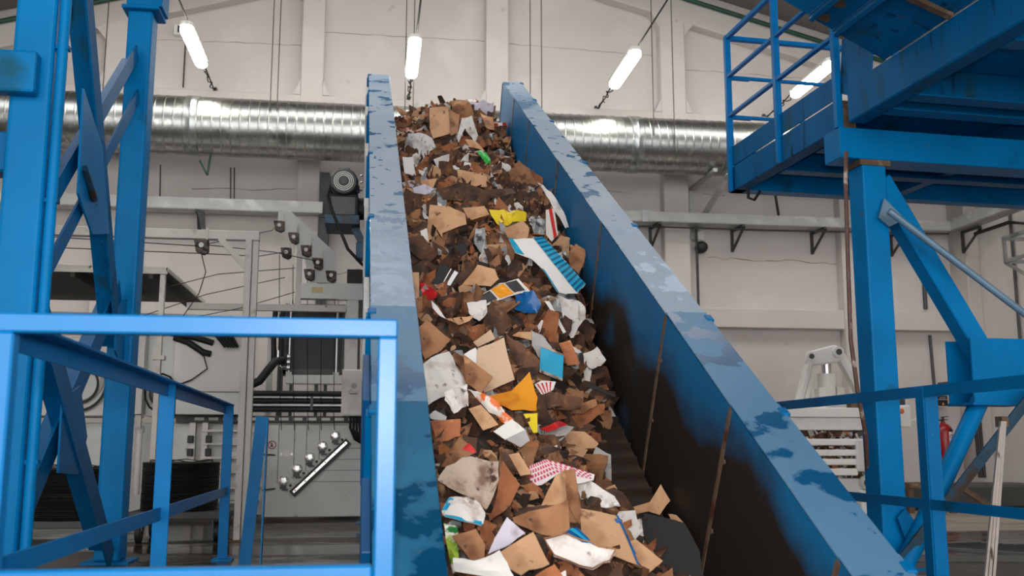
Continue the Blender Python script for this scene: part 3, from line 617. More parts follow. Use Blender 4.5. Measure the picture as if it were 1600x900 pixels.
# ================================================================ baling press at the left
bp = thing('baling_press', 'grey baling press with wire twisters behind the left railing', 'baling press', (-1.8, 12, 0))
def q(a, b, name, mt='machine', par=None, **k): return MB().box(a, b).build(name, mt, par or bp, **k)
q((-5.5, 11.46, .06), (-.06, 13.0, 1.06), 'press_body', 'machine', bevel=.01)
tp = q((-1.16, 11.3, .045), (-.08, 11.46, 1.04), 'tie_panel', 'machine', bevel=.006)
for x in (-1.0, -.83, -.7, -.56): q((x-.003, 11.297, .4+.15*((x+1)/.44)), (x+.003, 11.301, 1.04), 'panel_joint', 'machinedk', tp)
for z in (.87, .75, .63, .51): q((-.95+.8*(z-.25), 11.297, z-.09), (-.09, 11.301, z-.085), 'panel_joint', 'machinedk', tp)
br = q((-2.1, 11.28, 1.06), (-.1, 11.46, 1.135), 'top_bar', 'machinedk', bevel=.004)
for k in range(12): q((-1.9+k*.15, 11.27, 1.085), (-1.8+k*.15, 11.281, 1.115), 'bar_slot', 'machine', br)
for x, z in ((-.932, .421), (-.793, .551), (-.659, .675), (-.524, .8), (-.388, .912)):
    tw_ = MB().lathe((x, 11.3, z+.01), (0, -1, 0), [(0, .046), (.014, .046), (.016, .036), (.05, .035), (.056, .03), (.056, 0), (0, 0)], 24).build('twister_wheel', 'wheelwhite', bp, smooth=True)
    for k in range(6):
        a = k*math.pi/3 + .4; MB().cyl((x+.036*math.cos(a), 11.262, z+.01+.036*math.sin(a)), (x+.036*math.cos(a), 11.255, z+.01+.036*math.sin(a)), .006, 6).build('bolt', 'steeldk', tw_)
    MB().box((x-.035, 11.25, z-.075), (x+.03, 11.3, z-.045)).box((x-.01, 11.24, z-.09), (x+.05, 11.3, z-.075)).build('wire_guide', 'steeldk', bp)
    b_ = MB().box((x+.055, 11.27, z-.065), (x+.125, 11.3, z-.012)).build('guide_block', 'machine', bp, bevel=.004)
    MB().cyl((x+.077, 11.27, z-.037), (x+.077, 11.262, z-.037), .016, 12).build('bore', 'black', b_)
MB().beam((-.836, 11.27, .29), (-.24, 11.27, .86), .085, .05, (0, 1, 0)).build('slant_rail', 'black', bp)
for k in range(6): p_ = V((-.8, 11.228, .332)).lerp(V((-.28, 11.228, .832)), k/5); MB().cyl(p_, p_ + V((0, -.01, 0)), .008, 8).build('rail_bolt', 'black', bp)
MB().beam((-.82, 11.238, .312), (-.262, 11.238, .848), .026, .012, (0, 1, 0)).build('slant_strip', 'wheelwhite', bp)
sg = MB().cyl((-1.07, 11.3, .82), (-1.07, 11.292, .82), .044, 24).build('hand_warning_sign', 'signwhite', bp, smooth=True, label='round no-touch sign with red ring and black hand')
MB().ring((-1.07, 11.286, .82), (0, 1, 0), .036, .046, .006, 28).build('red_ring', 'signred', sg)
MB().box((-1.084, 11.287, .797), (-1.058, 11.292, .822)).box((-1.082, 11.287, .822), (-1.077, 11.292, .84)).box((-1.074, 11.287, .822), (-1.069, 11.292, .845)).box((-1.066, 11.287, .822), (-1.061, 11.292, .838)).build('hand_mark', 'signblack', sg)
MB().beam((-1.098, 11.284, .85), (-1.042, 11.284, .79), .004, .009, (0, 1, 0)).build('red_bar', 'signred', sg)
pl = q((-.985, 11.292, .69), (-.84, 11.3, .765), 'type_plate', 'machinelt')
q((-.935, 11.289, .695), (-.88, 11.292, .76), 'plate_emblem', 'signwhite', pl)
for x in (-.965, -.855): MB().ring((x, 11.288, .722), (0, 1, 0), .007, .012, .004, 14).build('plate_rivet', 'chrome', pl)
MB().tube([(-1.15, 11.28, .715), (-1.09, 11.25, .715), (-1.03, 11.27, .71)], .009, 6).build('hook', 'steeldk', bp, smooth=True)
MB().tube([(-1.15, 11.28, .33), (-1.08, 11.25, .345), (-1.02, 11.27, .35)], .009, 6).build('hook', 'steeldk', bp, smooth=True)
for k, z in enumerate((1.375, 1.33, 1.29, 1.245, 1.2)):
    MB().cyl((-1.9, 11.12, z), (-.3, 11.12, z), .028 if k == 0 else .02, 10).build('hydraulic_pipe', 'black' if k % 2 == 0 else 'galv', bp, smooth=True)
q((-1.9, 11.16, 1.17), (-.3, 11.18, 1.405), 'pipe_backing', 'black')
q((-.66, 11.09, 1.19), (-.63, 11.15, 1.34), 'pipe_clamp', 'steeldk')
cb = q((-.32, 10.82, 1.125), (-.095, 11.0, 1.62), 'control_box', 'machinelt', bevel=.006)
q((-.293, 10.812, 1.135), (-.1, 10.82, 1.61), 'box_door', 'machinelt', cb, bevel=.004)
MB().cyl((-.19, 10.812, 1.445), (-.19, 10.809, 1.445), .03, 20).build('round_emblem', 'grey', cb)
MB().beam((-.245, 10.81, 1.375), (-.22, 10.81, 1.398), .003, .009, (0, 1, 0)).beam((-.22, 10.81, 1.398), (-.195, 10.81, 1.375), .003, .009, (0, 1, 0)).build('logo_mark', 'signblack', cb)
MB().box((-.238, 10.809, 1.355), (-.15, 10.812, 1.364)).build('logo_line', 'printgrey', cb)
for k in range(4): MB().tube([(-.22+k*.03, 10.9, 1.13), (-.22+k*.035, 10.86, 1.0-k*.02), (-.17+k*.03, 10.88, .88), (-.1, 10.95, .84)], .014, 8).build('cable_drop', 'cable', bp, smooth=True)
q((-.3, 11.2, 1.135), (-.1, 11.4, 1.3), 'valve_block', 'machinedk')
# radiator and its guide rods
q((-.97, 11.4, 1.6), (-.34, 11.5, 2.4), 'cooler_core', 'black', bevel=.004)
q((-.99, 11.38, 1.585), (-.96, 11.5, 2.4), 'cooler_side', 'machinedk'); q((-.345, 11.38, 1.585), (-.32, 11.5, 2.4), 'cooler_side', 'machinedk')
q((-.99, 11.38, 1.6), (-.32, 11.42, 1.66), 'cooler_base', 'machinedk')
q((-.95, 11.25, 1.49), (-.33, 11.5, 1.585), 'shelf_beam', 'machine', bevel=.004)
for x in (-.915, -.4):
    r_ = MB().cyl((x, 11.28, 1.59), (x, 11.28, 2.42), .014, 12).build('guide_rod', 'chrome', bp, smooth=True)
    q((x-.03, 11.25, 1.585), (x+.03, 11.31, 1.62), 'rod_base', 'machine', r_)
q((-.31, 11.3, 1.3), (-.175, 11.42, 2.5), 'white_upright', 'machinelt')
q((-.17, 11.32, 1.6), (-.14, 11.42, 2.5), 'edge_bar', 'machinedk'); q((-.13, 11.34, 1.1), (-.09, 11.44, 2.6), 'edge_bar', 'machine')
for x in (-.9, -.62, -.52): q((x-.018, 11.44, 1.13), (x+.018, 11.48, 1.5), 'prop', 'steeldk')
for x in (-1.16, -1.04): q((x-.03, 11.6, 1.06), (x+.03, 11.68, 2.3), 'back_post', 'machinedk' if x > -1.1 else 'machine')
MB().tube([(-1.36, 11.0, 1.42), (-1.2, 11.02, 1.5), (-1.12, 11.06, 1.62), (-1.05, 11.1, 1.72), (-.98, 11.2, 1.74)], .045, 12).build('hydraulic_hose', 'rubber', bp, smooth=True)
for x in (-1.08, -1.0): MB().tube([(x, 11.25, 1.72), (x-.01, 11.25, 2.0), (x, 11.25, 2.35)], .03, 10).build('hydraulic_hose', 'rubber', bp, smooth=True)
MB().tube([(-1.03, 11.2, 1.85), (-1.03, 11.2, 1.72), (-.99, 11.2, 1.66), (-.93, 11.22, 1.66)], .022, 10).build('elbow_pipe', 'chrome', bp, smooth=True)
for z in (1.66, 1.72, 1.78): MB().ring((-.93, 11.2, z), (1, 0, 0), .012, .03, .03, 12).build('pipe_fitting', 'galv', bp)
# tank block in the middle left
q((-2.1, 11.0, 1.38), (-1.33, 11.9, 2.1), 'oil_tank', 'machinelt', bevel=.006)
q((-2.06, 11.02, 1.14), (-1.33, 11.9, 1.375), 'tank_skirt', 'machine', bevel=.004)
q((-2.4, 11.15, 1.12), (-2.12, 11.9, 2.0), 'side_cabinet', 'machine', bevel=.006)
q((-2.54, 11.0, 1.14), (-2.4, 11.2, 1.98), 'cabinet_pillar', 'machinelt', bevel=.004)
q((-3.9, 11.05, 1.12), (-2.56, 11.9, 1.95), 'pump_housing', 'machinelt', bevel=.01)
MB().tube([(-2.05, 10.97, 2.0), (-1.98, 10.96, 1.9), (-1.78, 10.95, 1.75), (-1.74, 10.95, 1.62), (-1.9, 10.96, 1.5), (-2.1, 10.97, 1.42)], .008, 6).build('loose_wire', 'wire', bp, smooth=True)
MB().lathe((-2.2, 11.0, 1.35), (0, -1, 0), [(0, .06), (.1, .06), (.13, .03), (.13, -.1), (0, -.1)], 24).build('filter_drum', 'machinedk', bp, smooth=True)
MB().tube([(-2.2+.16*math.cos(a*.5), 10.93, 1.36+.2*math.sin(a*.5)) for a in range(0, 10)], .012, 6).build('loose_hose', 'rubber', bp, smooth=True)
MB().lathe((-3.05, 11.02, 1.5), (0, -1, 0), [(0, .03), (.22, .03), (.25, .0), (.25, -.05), (0, -.05)], 30).build('fan_guard', 'machine', bp, smooth=True)
for r in (.2, .28): MB().ring((-3.05, 10.98, 1.45), (0, 1, 0), r-.012, r+.012, .02, 30).build('hose_loop', 'rubber', bp)
MB().tube([(-2.1, 11.0, 1.95), (-1.95, 10.95, 1.9), (-1.8, 10.97, 1.8), (-1.72, 11.0, 1.78)], .035, 10).build('hydraulic_hose', 'rubber', bp, smooth=True)
MB().tube([(-2.12, 11.0, 2.0), (-1.98, 10.95, 1.98), (-1.8, 10.97, 1.93), (-1.7, 11.0, 1.9)], .035, 10).build('hydraulic_hose', 'rubber', bp, smooth=True)
# pump motors seen behind the tower
for x, z in ((-2.85, 2.05), (-2.55, 2.05)): MB().cyl((x, 10.9, z), (x, 11.6, z), .09, 20).build('pump_motor', 'machinedk', bp, smooth=True)
MB().cyl((-3.3, 11.1, 2.07), (-2.1, 11.1, 2.07), .055, 14).build('pump_pipe', 'machinelt', bp, smooth=True)
# side rack of the press
rk = thing('wire_rack', 'pale steel rack with shelves left of the portal post', 'rack', (-1.6, 11.35, 0))
for x in (-1.95, -1.82): MB().box((x, 11.3, .05), (x+.06, 11.4, 1.08)).build('rack_post', 'machinelt', rk)
for z in (.2, .35, .52, .67, .82, .96): MB().box((-1.82, 11.26, z), (-1.2, 11.44, z+.022)).build('shelf', 'machinelt', rk)
for x, z in ((-1.93, .88), (-1.93, .74), (-1.74, .88), (-1.74, .74)): MB().box((x-.03, 11.24, z-.04), (x+.03, 11.3, z+.04)).build('wire_clamp', 'black', rk, bevel=.005)
pp = thing('stand_pipe', 'short white stand pipe in front of the press body', 'pipe', (-2.42, 11.2, .3))
MB().cyl((-2.45, 11.2, .3), (-2.45, 11.2, .98), .035, 12).build('pipe', 'machinelt', pp, smooth=True)
MB().lathe((-2.45, 11.2, .95), (0, 0, 1), [(0, .07), (.05, .07), (.05, 0), (.035, 0)], 14).build('pipe_cap', 'machine', pp, smooth=True)
MB().box((-2.47, 11.05, 1.0), (-2.41, 11.1, 1.13)).build('drain_cock', 'whitesteel', pp)
# ---------------------------------------------------------------- canopy over the pumps
cn = thing('canopy_plate', 'dark flat canopy plate over the press pumps at left', 'canopy', (-2.6, 10.6, 2.44))
MB().box((-4.5, 9.6, 2.44), (-1.94, 11.75, 2.455)).build('plate', 'soffit', cn)
MB().box((-4.5, 9.585, 2.405), (-1.93, 9.6, 2.47)).build('front_lip', 'whitesteel', cn); MB().box((-1.94, 9.585, 2.43), (-1.925, 11.75, 2.465)).build('side_lip', 'whitesteel', cn)
for x in (-2.8, -2.1): MB().box((x, 9.6, 2.36), (x+.04, 11.7, 2.44)).build('rib', 'soffit', cn)
MB().box((-4.5, 11.7, 2.2), (-1.6, 11.76, 2.3)).build('back_rail', 'machine', cn)
MB().box((-2.0, 9.62, 1.1), (-1.955, 9.68, 2.42)).build('post', 'whitesteel', cn); MB().box((-2.03, 9.6, 1.6), (-1.92, 9.7, 1.64)).build('post_clamp', 'whitesteel', cn)
MB().box((-2.0, 9.62, .0), (-1.955, 9.68, 1.1)).build('post_foot', 'whitesteel', cn)
for k in range(5):
    MB().tube([(-1.72+k*.03, 10.8, 2.1), (-1.66+k*.04, 10.85, 1.98), (-1.55+k*.03, 10.9, 1.85)], .02, 8).build('cable_bundle', 'cable', cn, smooth=True)
pt_ = MB().box((-1.85, 10.75, 2.12), (-1.42, 10.95, 2.16)).build('perforated_tray', 'galv', cn)
for k in range(4): MB().box((-1.82+k*.1, 10.745, 2.128), (-1.75+k*.1, 10.75, 2.152)).build('tray_slot', 'black', pt_)
# ---------------------------------------------------------------- portal frame with wire pulleys
po = thing('wire_portal', 'white painted portal frame carrying wire pulleys at left', 'portal frame', (-1.9, 9, 0))
MB().box((-4.2, 8.97, 2.628), (-1.03, 9.05, 2.71)).build('beam', 'whitesteel', po, bevel=.004)
MB().box((-1.145, 8.96, .012), (-1.09, 9.04, 2.63)).build('post', 'whitesteel', po, bevel=.003)
MB().box((-1.085, 9.0, .012), (-1.035, 9.06, 2.63)).build('post', 'whitesteel', po, bevel=.003)
MB().box((-1.19, 8.92, 0), (-1.0, 9.1, .014)).build('foot_plate', 'ruststeel', po)
MB().beam((-1.37, 9.0, 2.64), (-1.1, 9.0, 2.34), .05, .07, (0, 1, 0)).build('knee_brace', 'whitesteel', po)
def pulley(x, y, z, par, s=1.0):
    p_ = MB().prism([(x-.06*s, y, z+.05*s), (x+.05*s, y, z+.05*s), (x+.055*s, y, z-.05*s), (x+.02*s, y, z-.075*s), (x-.04*s, y, z-.05*s)], (0, .05, 0)).build('pulley', 'pulley', par, bevel=.006)
    MB().cyl((x, y-.004, z), (x, y-.02, z), .02*s, 10).build('axle', 'machine', p_)
    MB().box((x+.03*s, y, z+.04*s), (x+.045*s, y+.02, z+.14*s)).build('hanger', 'whitesteel', p_)
for x in (-2.375, -1.52): pulley(x, 8.93, 2.56, po, 1.15)
MB().prism([(-1.575, 8.95, 2.87), (-1.515, 8.95, 2.87), (-1.5, 8.95, 2.72), (-1.53, 8.95, 2.72)], (0, .03, 0)).build('hanger_plate', 'steeldk', po)
MB().prism([(-2.45, 8.95, 2.9), (-2.38, 8.95, 2.88), (-2.34, 8.95, 2.72), (-2.38, 8.95, 2.72)], (0, .03, 0)).build('hanger_plate', 'steeldk', po)
# ---------------------------------------------------------------- slanted plate with pulleys
pp2 = thing('pulley_plate', 'pale slanted plate with dark wire pulleys above the press', 'pulley plate', (-.7, 10.3, 2.2))
MB().prism([(-1.0, 10.3, 3.2), (-.88, 10.3, 3.22), (-.4, 10.3, 2.78), (-.39, 10.3, 2.47), (-.66, 10.3, 2.47), (-.72, 10.3, 2.72), (-.84, 10.3, 2.9), (-1.0, 10.3, 3.05)], (0, .012, 0)).build('plate', 'pulleyplate', pp2)
for x, z in ((-.98, 3.05), (-.83, 2.93), (-.9, 2.77), (-.7, 2.8), (-.58, 2.67), (-.66, 2.55), (-.44, 2.54)): pulley(x, 10.24, z, pp2)
MB().box((-.8, 10.32, 2.2), (-.745, 10.38, 2.88)).build('post', 'whitesteel', pp2)
bm_ = MB().box((-.745, 10.28, 2.3), (-.11, 10.4, 2.46)).build('cross_beam', 'machine', pp2, bevel=.004)
MB().box((-.635, 10.277, 2.36), (-.52, 10.281, 2.42)).build('faded_label', 'yellowlabel', bm_)
MB().box((-.36, 10.275, 2.295), (-.11, 10.28, 2.465)).build('end_plate', 'machine', bm_)
MB().box((-1.87, 10.3, 2.17), (-.28, 10.36, 2.24)).build('lower_rail', 'whitesteel', pp2, bevel=.003)
MB().box((-.27, 10.3, 2.1), (-.16, 10.38, 2.3)).build('drop_post', 'machine', pp2); MB().box((-.14, 10.3, 2.0), (-.11, 10.38, 2.3)).build('drop_post', 'machinedk', pp2)
MB().box((-.28, 10.3, 2.46), (-.12, 10.5, 2.62)).build('dark_bin', 'soffit', pp2, bevel=.004)
# baling wires
ws = [((-4.2, 9.0, 2.54), (-1.6, 9.0, 2.5), (-1.1, 9.6, 2.6), (-.9, 10.22, 2.77)), ((-3.5, 8.9, 2.62), (-1.55, 8.92, 2.55), (-1.0, 9.8, 2.9), (-.98, 10.2, 3.08)),
      ((-2.2, 9.6, 2.2), (-1.5, 9.8, 2.45), (-.8, 10.2, 2.6)), ((-2.2, 9.7, 2.0), (-1.6, 9.8, 2.25), (-.9, 10.2, 2.5)), ((-2.1, 9.9, 1.95), (-1.3, 10, 2.15), (-.8, 10.2, 2.35)),
      ((-1.52, 8.92, 2.5), (-1.5, 9.1, 2.35), (-1.6, 9.4, 2.2), (-1.8, 9.7, 2.0)), ((-2.4, 8.9, 2.48), (-2.4, 9.0, 2.2), (-2.38, 9.2, 1.9)),
      ((-1.5, 9.0, 2.58), (-1.0, 10, 2.72), (-.6, 10.2, 2.68))]
for k, pts in enumerate(ws):
    wire(pts, .0045, 'baling_wire', ['lowest-slung', 'topmost', 'third', 'fourth', 'fifth', 'curling', 'hanging', 'straight'][k] + ' dark baling wire strung between portal and pulley plate', 'wire')
for k, x in enumerate((-.97, -.83, -.68, -.54, -.4)):
    wire([(x, 10.28, 2.75-.1*k), (x, 10.6, 1.9), (x-.01, 11.15, 1.2), (x-.0, 11.26, .98-.0*k)], .004, 'baling_wire', ['first', 'second', 'third', 'fourth', 'fifth'][k] + ' vertical baling wire from the left feeding the twisters', 'wire')
# ---------------------------------------------------------------- wire coils on carts
def coil(x, y, z0, h, r, label):
    t = thing('wire_coil', label, 'wire coil', (x, y, z0))
    prof = [(r*.62, 0)]; n = 26
    for k in range(n):
        a = h*k/n; d = r*(1 - .012*random.random()); prof += [(d-.006, a+.001), (d, a+h/n*.5), (d-.006, a+h/n-.001)]
    prof += [(r*.62, h), (r*.62, 0)]
    MB().lathe((x, y, z0), (0, 0, 1), prof, 40).build('wound_wire', 'coil', t, smooth=True)
    for k in range(3):
        a = 2.2 + k*2.1; MB().tube([(x+r*.8*math.cos(a+i*.25), y+r*.8*math.sin(a+i*.25), z0+h+.012+.01*math.sin(i*1.3)) for i in range(9)], .005, 5).build('loose_end', 'wire', t, smooth=True)
    return t
def cart(x, y, z, w, label):
    t = thing('coil_cart', label, 'cart', (x, y, 0))
    MB().box((x-w, y-.36, z-.06), (x+w, y+.36, z)).build('deck', 'machinedk', t, bevel=.006)
    for sx in (-1, 1):
        for sy in (-1, 1):
            cx_, cy_ = x+sx*(w-.1), y+sy*.28
            c_ = MB().box((cx_-.035, cy_-.05, .1), (cx_-.025, cy_+.03, z-.06)).box((cx_+.025, cy_-.05, .1), (cx_+.035, cy_+.03, z-.06)).build('caster_fork', 'steeldk', t)
            MB().cyl((cx_-.02, cy_, .085), (cx_+.02, cy_, .085), .085, 20).build('caster_wheel', 'rubber', c_, smooth=True)
            MB().cyl((cx_-.024, cy_, .085), (cx_+.024, cy_, .085), .05, 16).build('wheel_hub', 'ruststeel', c_, smooth=True)
random.seed(3)
cart(-1.6, 9.25, .255, .42, 'low dark cart with casters under the coil beside the railing post')
coil(-1.65, 9.25, .257, .41, .33, 'black coil of baling wire behind the middle railing posts')
cart(-2.55, 9.1, .2, .5, 'low dark cart under the coil behind the blue tower')
coil(-2.5, 9.1, .203, .42, .38, 'black coil of baling wire seen through the tower braces')
# ================================================================ vertical press at the right
vp = thing('vertical_press', 'light grey press with linkage arms behind the right railing', 'press', (5.3, 12, 0))
def q2(a, b, name, mt='machinelt', par=None, **k): return MB().box(a, b).build(name, mt, par or vp, **k)
q2((3.9, 11.55, 1.155), (6.05, 12.3, 1.27), 'top_flange', 'presswhite', bevel=.006)
q2((3.92, 11.58, 1.0), (6.04, 12.28, 1.15), 'top_beam', 'presswhite', bevel=.006)
q2((3.9, 12.0, .3), (6.0, 12.3, 1.0), 'back_plate', 'machine')
for z0, z1 in ((.815, .895), (.69, .765), (.58, .655), (.455, .54)): q2((4.0, 11.56, z0), (5.86, 11.62, z1), 'door_bar', 'presswhite', bevel=.012, seg=2)
q2((5.84, 11.54, .5), (5.98, 11.62, .9), 'door_frame', 'machine', bevel=.03, seg=2)
q2((6.0, 11.56, .3), (6.08, 12.2, 1.0), 'side_frame', 'machine', bevel=.03, seg=2)
q2((4.0, 11.6, .12), (6.02, 12.3, .42), 'base_box', 'machine', bevel=.01)
hg = MB().cyl((5.98, 11.6, .37), (5.98, 11.5, .37), .1, 24).build('hinge_drum', 'machine', vp, smooth=True)
MB().cyl((5.95, 11.5, .37), (5.95, 11.47, .37), .055, 18).build('hinge_pin', 'steeldk', hg, smooth=True)
q2((5.85, 11.5, .0), (6.04, 12.2, .28), 'foot_block', 'signwhite', bevel=.01)
q2((4.1, 11.55, .0), (4.4, 12.2, .12), 'foot_block', 'machine')
# linkage
MB().prism([(5.33, 11.7, 1.86), (5.38, 11.7, 1.97), (5.72, 11.7, 2.06), (5.8, 11.7, 2.02), (5.82, 11.7, 1.92), (5.76, 11.7, 1.84), (5.46, 11.7, 1.8), (5.36, 11.7, 1.8)], (0, .1, 0)).build('link_plate', 'machine', vp, bevel=.02, seg=2)
for x, z, r_ in ((5.38, 1.905, .06), (5.74, 1.965, .07)):
    b_ = MB().cyl((x, 11.7, z), (x, 11.66, z), r_, 20).build('pivot_boss', 'machine', vp, smooth=True)
    MB().cyl((x, 11.66, z), (x, 11.645, z), r_*.55, 12).build('pivot_nut', 'steeldk', b_)
MB().beam((5.4, 11.76, 1.88), (5.2, 11.76, 1.26), .06, .13, (0, 1, 0)).build('arm', 'machine', vp, bevel=.006)
MB().beam((5.48, 11.8, 1.86), (5.31, 11.8, 1.26), .06, .05, (0, 1, 0)).build('arm', 'machinelt', vp, bevel=.006)
MB().beam((5.77, 11.76, 1.93), (6.12, 11.76, 1.27), .06, .12, (0, 1, 0)).build('arm', 'machine', vp, bevel=.006)
MB().beam((5.9, 11.9, 1.96), (6.26, 11.9, 1.27), .06, .05, (0, 1, 0)).build('arm', 'machinelt', vp, bevel=.006)
MB().cyl((5.63, 11.8, 1.68), (5.63, 11.8, 1.84), .06, 20).build('piston_rod', 'chrome', vp, smooth=True)
MB().cyl((5.63, 11.8, 1.27), (5.63, 11.8, 1.7), .115, 24).build('ram_cylinder', 'machinelt', vp, smooth=True)
for x0, x1, z in ((5.47, 5.55, 1.52), (5.6, 5.68, 1.55), (5.7, 5.8, 1.53)): q2((x0, 11.68, 1.27), (x1, 11.9, z), 'ram_bracket', 'machinelt', bevel=.004)
q2((5.55, 11.56, 1.27), (5.75, 11.68, 1.36), 'ram_foot', 'machine'); q2((5.85, 11.6, 1.27), (5.98, 11.75, 1.34), 'valve', 'ruststeel')
# bale inside
random.seed(8)
bl = MB(); bl.box((4.0, 11.7, .42), (5.95, 12.0, .99))
for k in range(700):
    x, z = random.uniform(4.1, 5.97), random.uniform(.43, .985); c = V((x, 11.66+random.uniform(-.03, .03), z)); s_ = random.uniform(.02, .055)
    a, b = V((random.uniform(-1, 1), random.uniform(-.6, .6), random.uniform(-1, 1))).normalized()*s_, V((random.uniform(-1, 1), random.uniform(-.6, .6), random.uniform(-1, 1))).normalized()*s_
    bl.add([c-a, c+b, c+a, c-b], [(0, 1, 2, 3)])
bo = solo(bl, 'paper_bale', 'paper', 'shredded white paper bale inside the right press', 'bale', kind='stuff')
bo.data.materials.append(M['grey']); bo.data.materials.append(M['dark']); bo.data.materials.append(M['kraft'])
for i, p in enumerate(bo.data.polygons): p.material_index = 2 if i < 6 else random.choice((0, 0, 1, 2, 2, 3))
# control box on a post
cbx = thing('control_box', 'white push-button box with an orange knob beside the right column', 'control box', (6.16, 11, 0))
MB().box((5.98, 10.95, 1.02), (6.25, 11.05, 1.28)).build('box_body', 'signwhite', cbx, bevel=.02, seg=2)
MB().lathe((6.12, 10.95, 1.21), (0, -1, 0), [(0, .03), (.025, .03), (.032, .02), (.032, 0), (0, 0)], 16).build('knob', 'knob', cbx, smooth=True)
MB().box((6.1, 10.97, 1.285), (6.19, 11.03, 1.35)).build('cable_gland', 'steeldk', cbx)
MB().beam((6.12, 11.1, .0), (6.12, 11.1, 1.28), .06, .06).build('post', 'machine', cbx)
MB().tube([(6.25, 11.0, 1.1), (6.33, 11.0, 1.12), (6.42, 11.0, 1.15)], .01, 6).build('cord', 'signwhite', cbx, smooth=True)
# scrap on the floor
rb = thing('rusty_frame', 'low rusty steel bracket frame on the floor near the extinguisher', 'steel frame', (7, 11.5, 0))
MB().beam((6.45, 11.5, .33), (7.12, 11.5, .33), .06, .06).build('top_bar', 'ruststeel', rb)
MB().beam((7.1, 11.5, .34), (7.6, 11.5, .02), .06, .06, (0, 1, 0)).build('slope_bar', 'ruststeel', rb)
for x in (6.48, 7.02): MB().beam((x, 11.5, 0), (x, 11.5, .31), .07, .06).build('leg', 'ruststeel', rb)
MB().beam((6.45, 11.9, .33), (7.12, 11.9, .33), .06, .06).build('top_bar', 'ruststeel', rb)
dk = solo(MB().box((6.7, 12.4, 0), (9.1, 13.4, .3)), 'dark_tarpaulin', 'machinedk', 'dark low bundle along the foot of the back wall at right', 'bundle', bevel=.03)
al = thing('aluminium_strips', 'bundle of pale aluminium strips leaning upright at the right edge', 'metal strips', (3.6, 5.5, 0))
for k, (dx, mt) in enumerate(((0, 'alum'), (.02, 'alum'), (.04, 'alum'))):
    MB().beam((3.52+dx, 5.5-.01*k, 0.0), (3.745+dx*.6, 5.56, .95), .016, .016, (0, 1, 0)).build('strip', mt, al)
ms = thing('floor_grate', 'flat steel mesh panel lying on the floor at lower right', 'grate', (4.9, 7.3, 0))
A0, A1, A2, A3 = V((4.3, 7.75, .01)), V((5.0, 7.95, .01)), V((5.9, 7.0, .01)), V((4.9, 6.95, .01))
for a, b in ((A0, A1), (A1, A2), (A2, A3), (A3, A0)): MB().beam(a, b, .025, .02).build('frame_bar', 'galv', ms)
for k in range(1, 16): MB().beam(A0.lerp(A3, k/16), A1.lerp(A2, k/16), .01, .012).build('grate_bar', 'steeldk', ms)
solo(MB().beam((3.75, 6.84, .02), (4.9, 6.62, .02), .09, .04), 'flat_bar', 'machinedk', 'long dark flat bar on the floor at lower right', 'steel bar')
solo(MB().box((6.6, 7.3, 0), (8.2, 8.2, .03)), 'wet_board', 'ruststeel', 'brown board lying flat on the floor at the right edge', 'board')
HS=[2.6,3.0,4.0,4.6,5.1,5.6,6.0,6.5,7.3,7.75,8.6,9.4,10.2,10.8,11.4,11.9,12.3]
HX=[.21,.5,.8,1.1,1.35,1.5]
HEAP_N=[[.55,.5,.45,.4,.3,.2],[.55,.5,.45,.4,.3,.2],[.5,.5,.45,.4,.25,.12],[.47,.46,.42,.33,.12,.0],[.46,.42,.36,.22,-.02,-.1],
[.46,.42,.33,.08,-.1,-.1],[.5,.45,.38,.16,-.02,-.1],[.5,.48,.42,.34,.22,.04],[.5,.5,.48,.45,.35,.2],[.5,.5,.5,.5,.48,.42],
[.5,.52,.55,.55,.55,.52],[.5,.52,.55,.58,.58,.54],[.48,.5,.5,.5,.45,.4],[.5,.5,.5,.48,.4,.34],[.53,.58,.66,.7,.55,.4],[.5,.6,.72,.76,.6,.42],[.3,.36,.45,.45,.36,.28]]
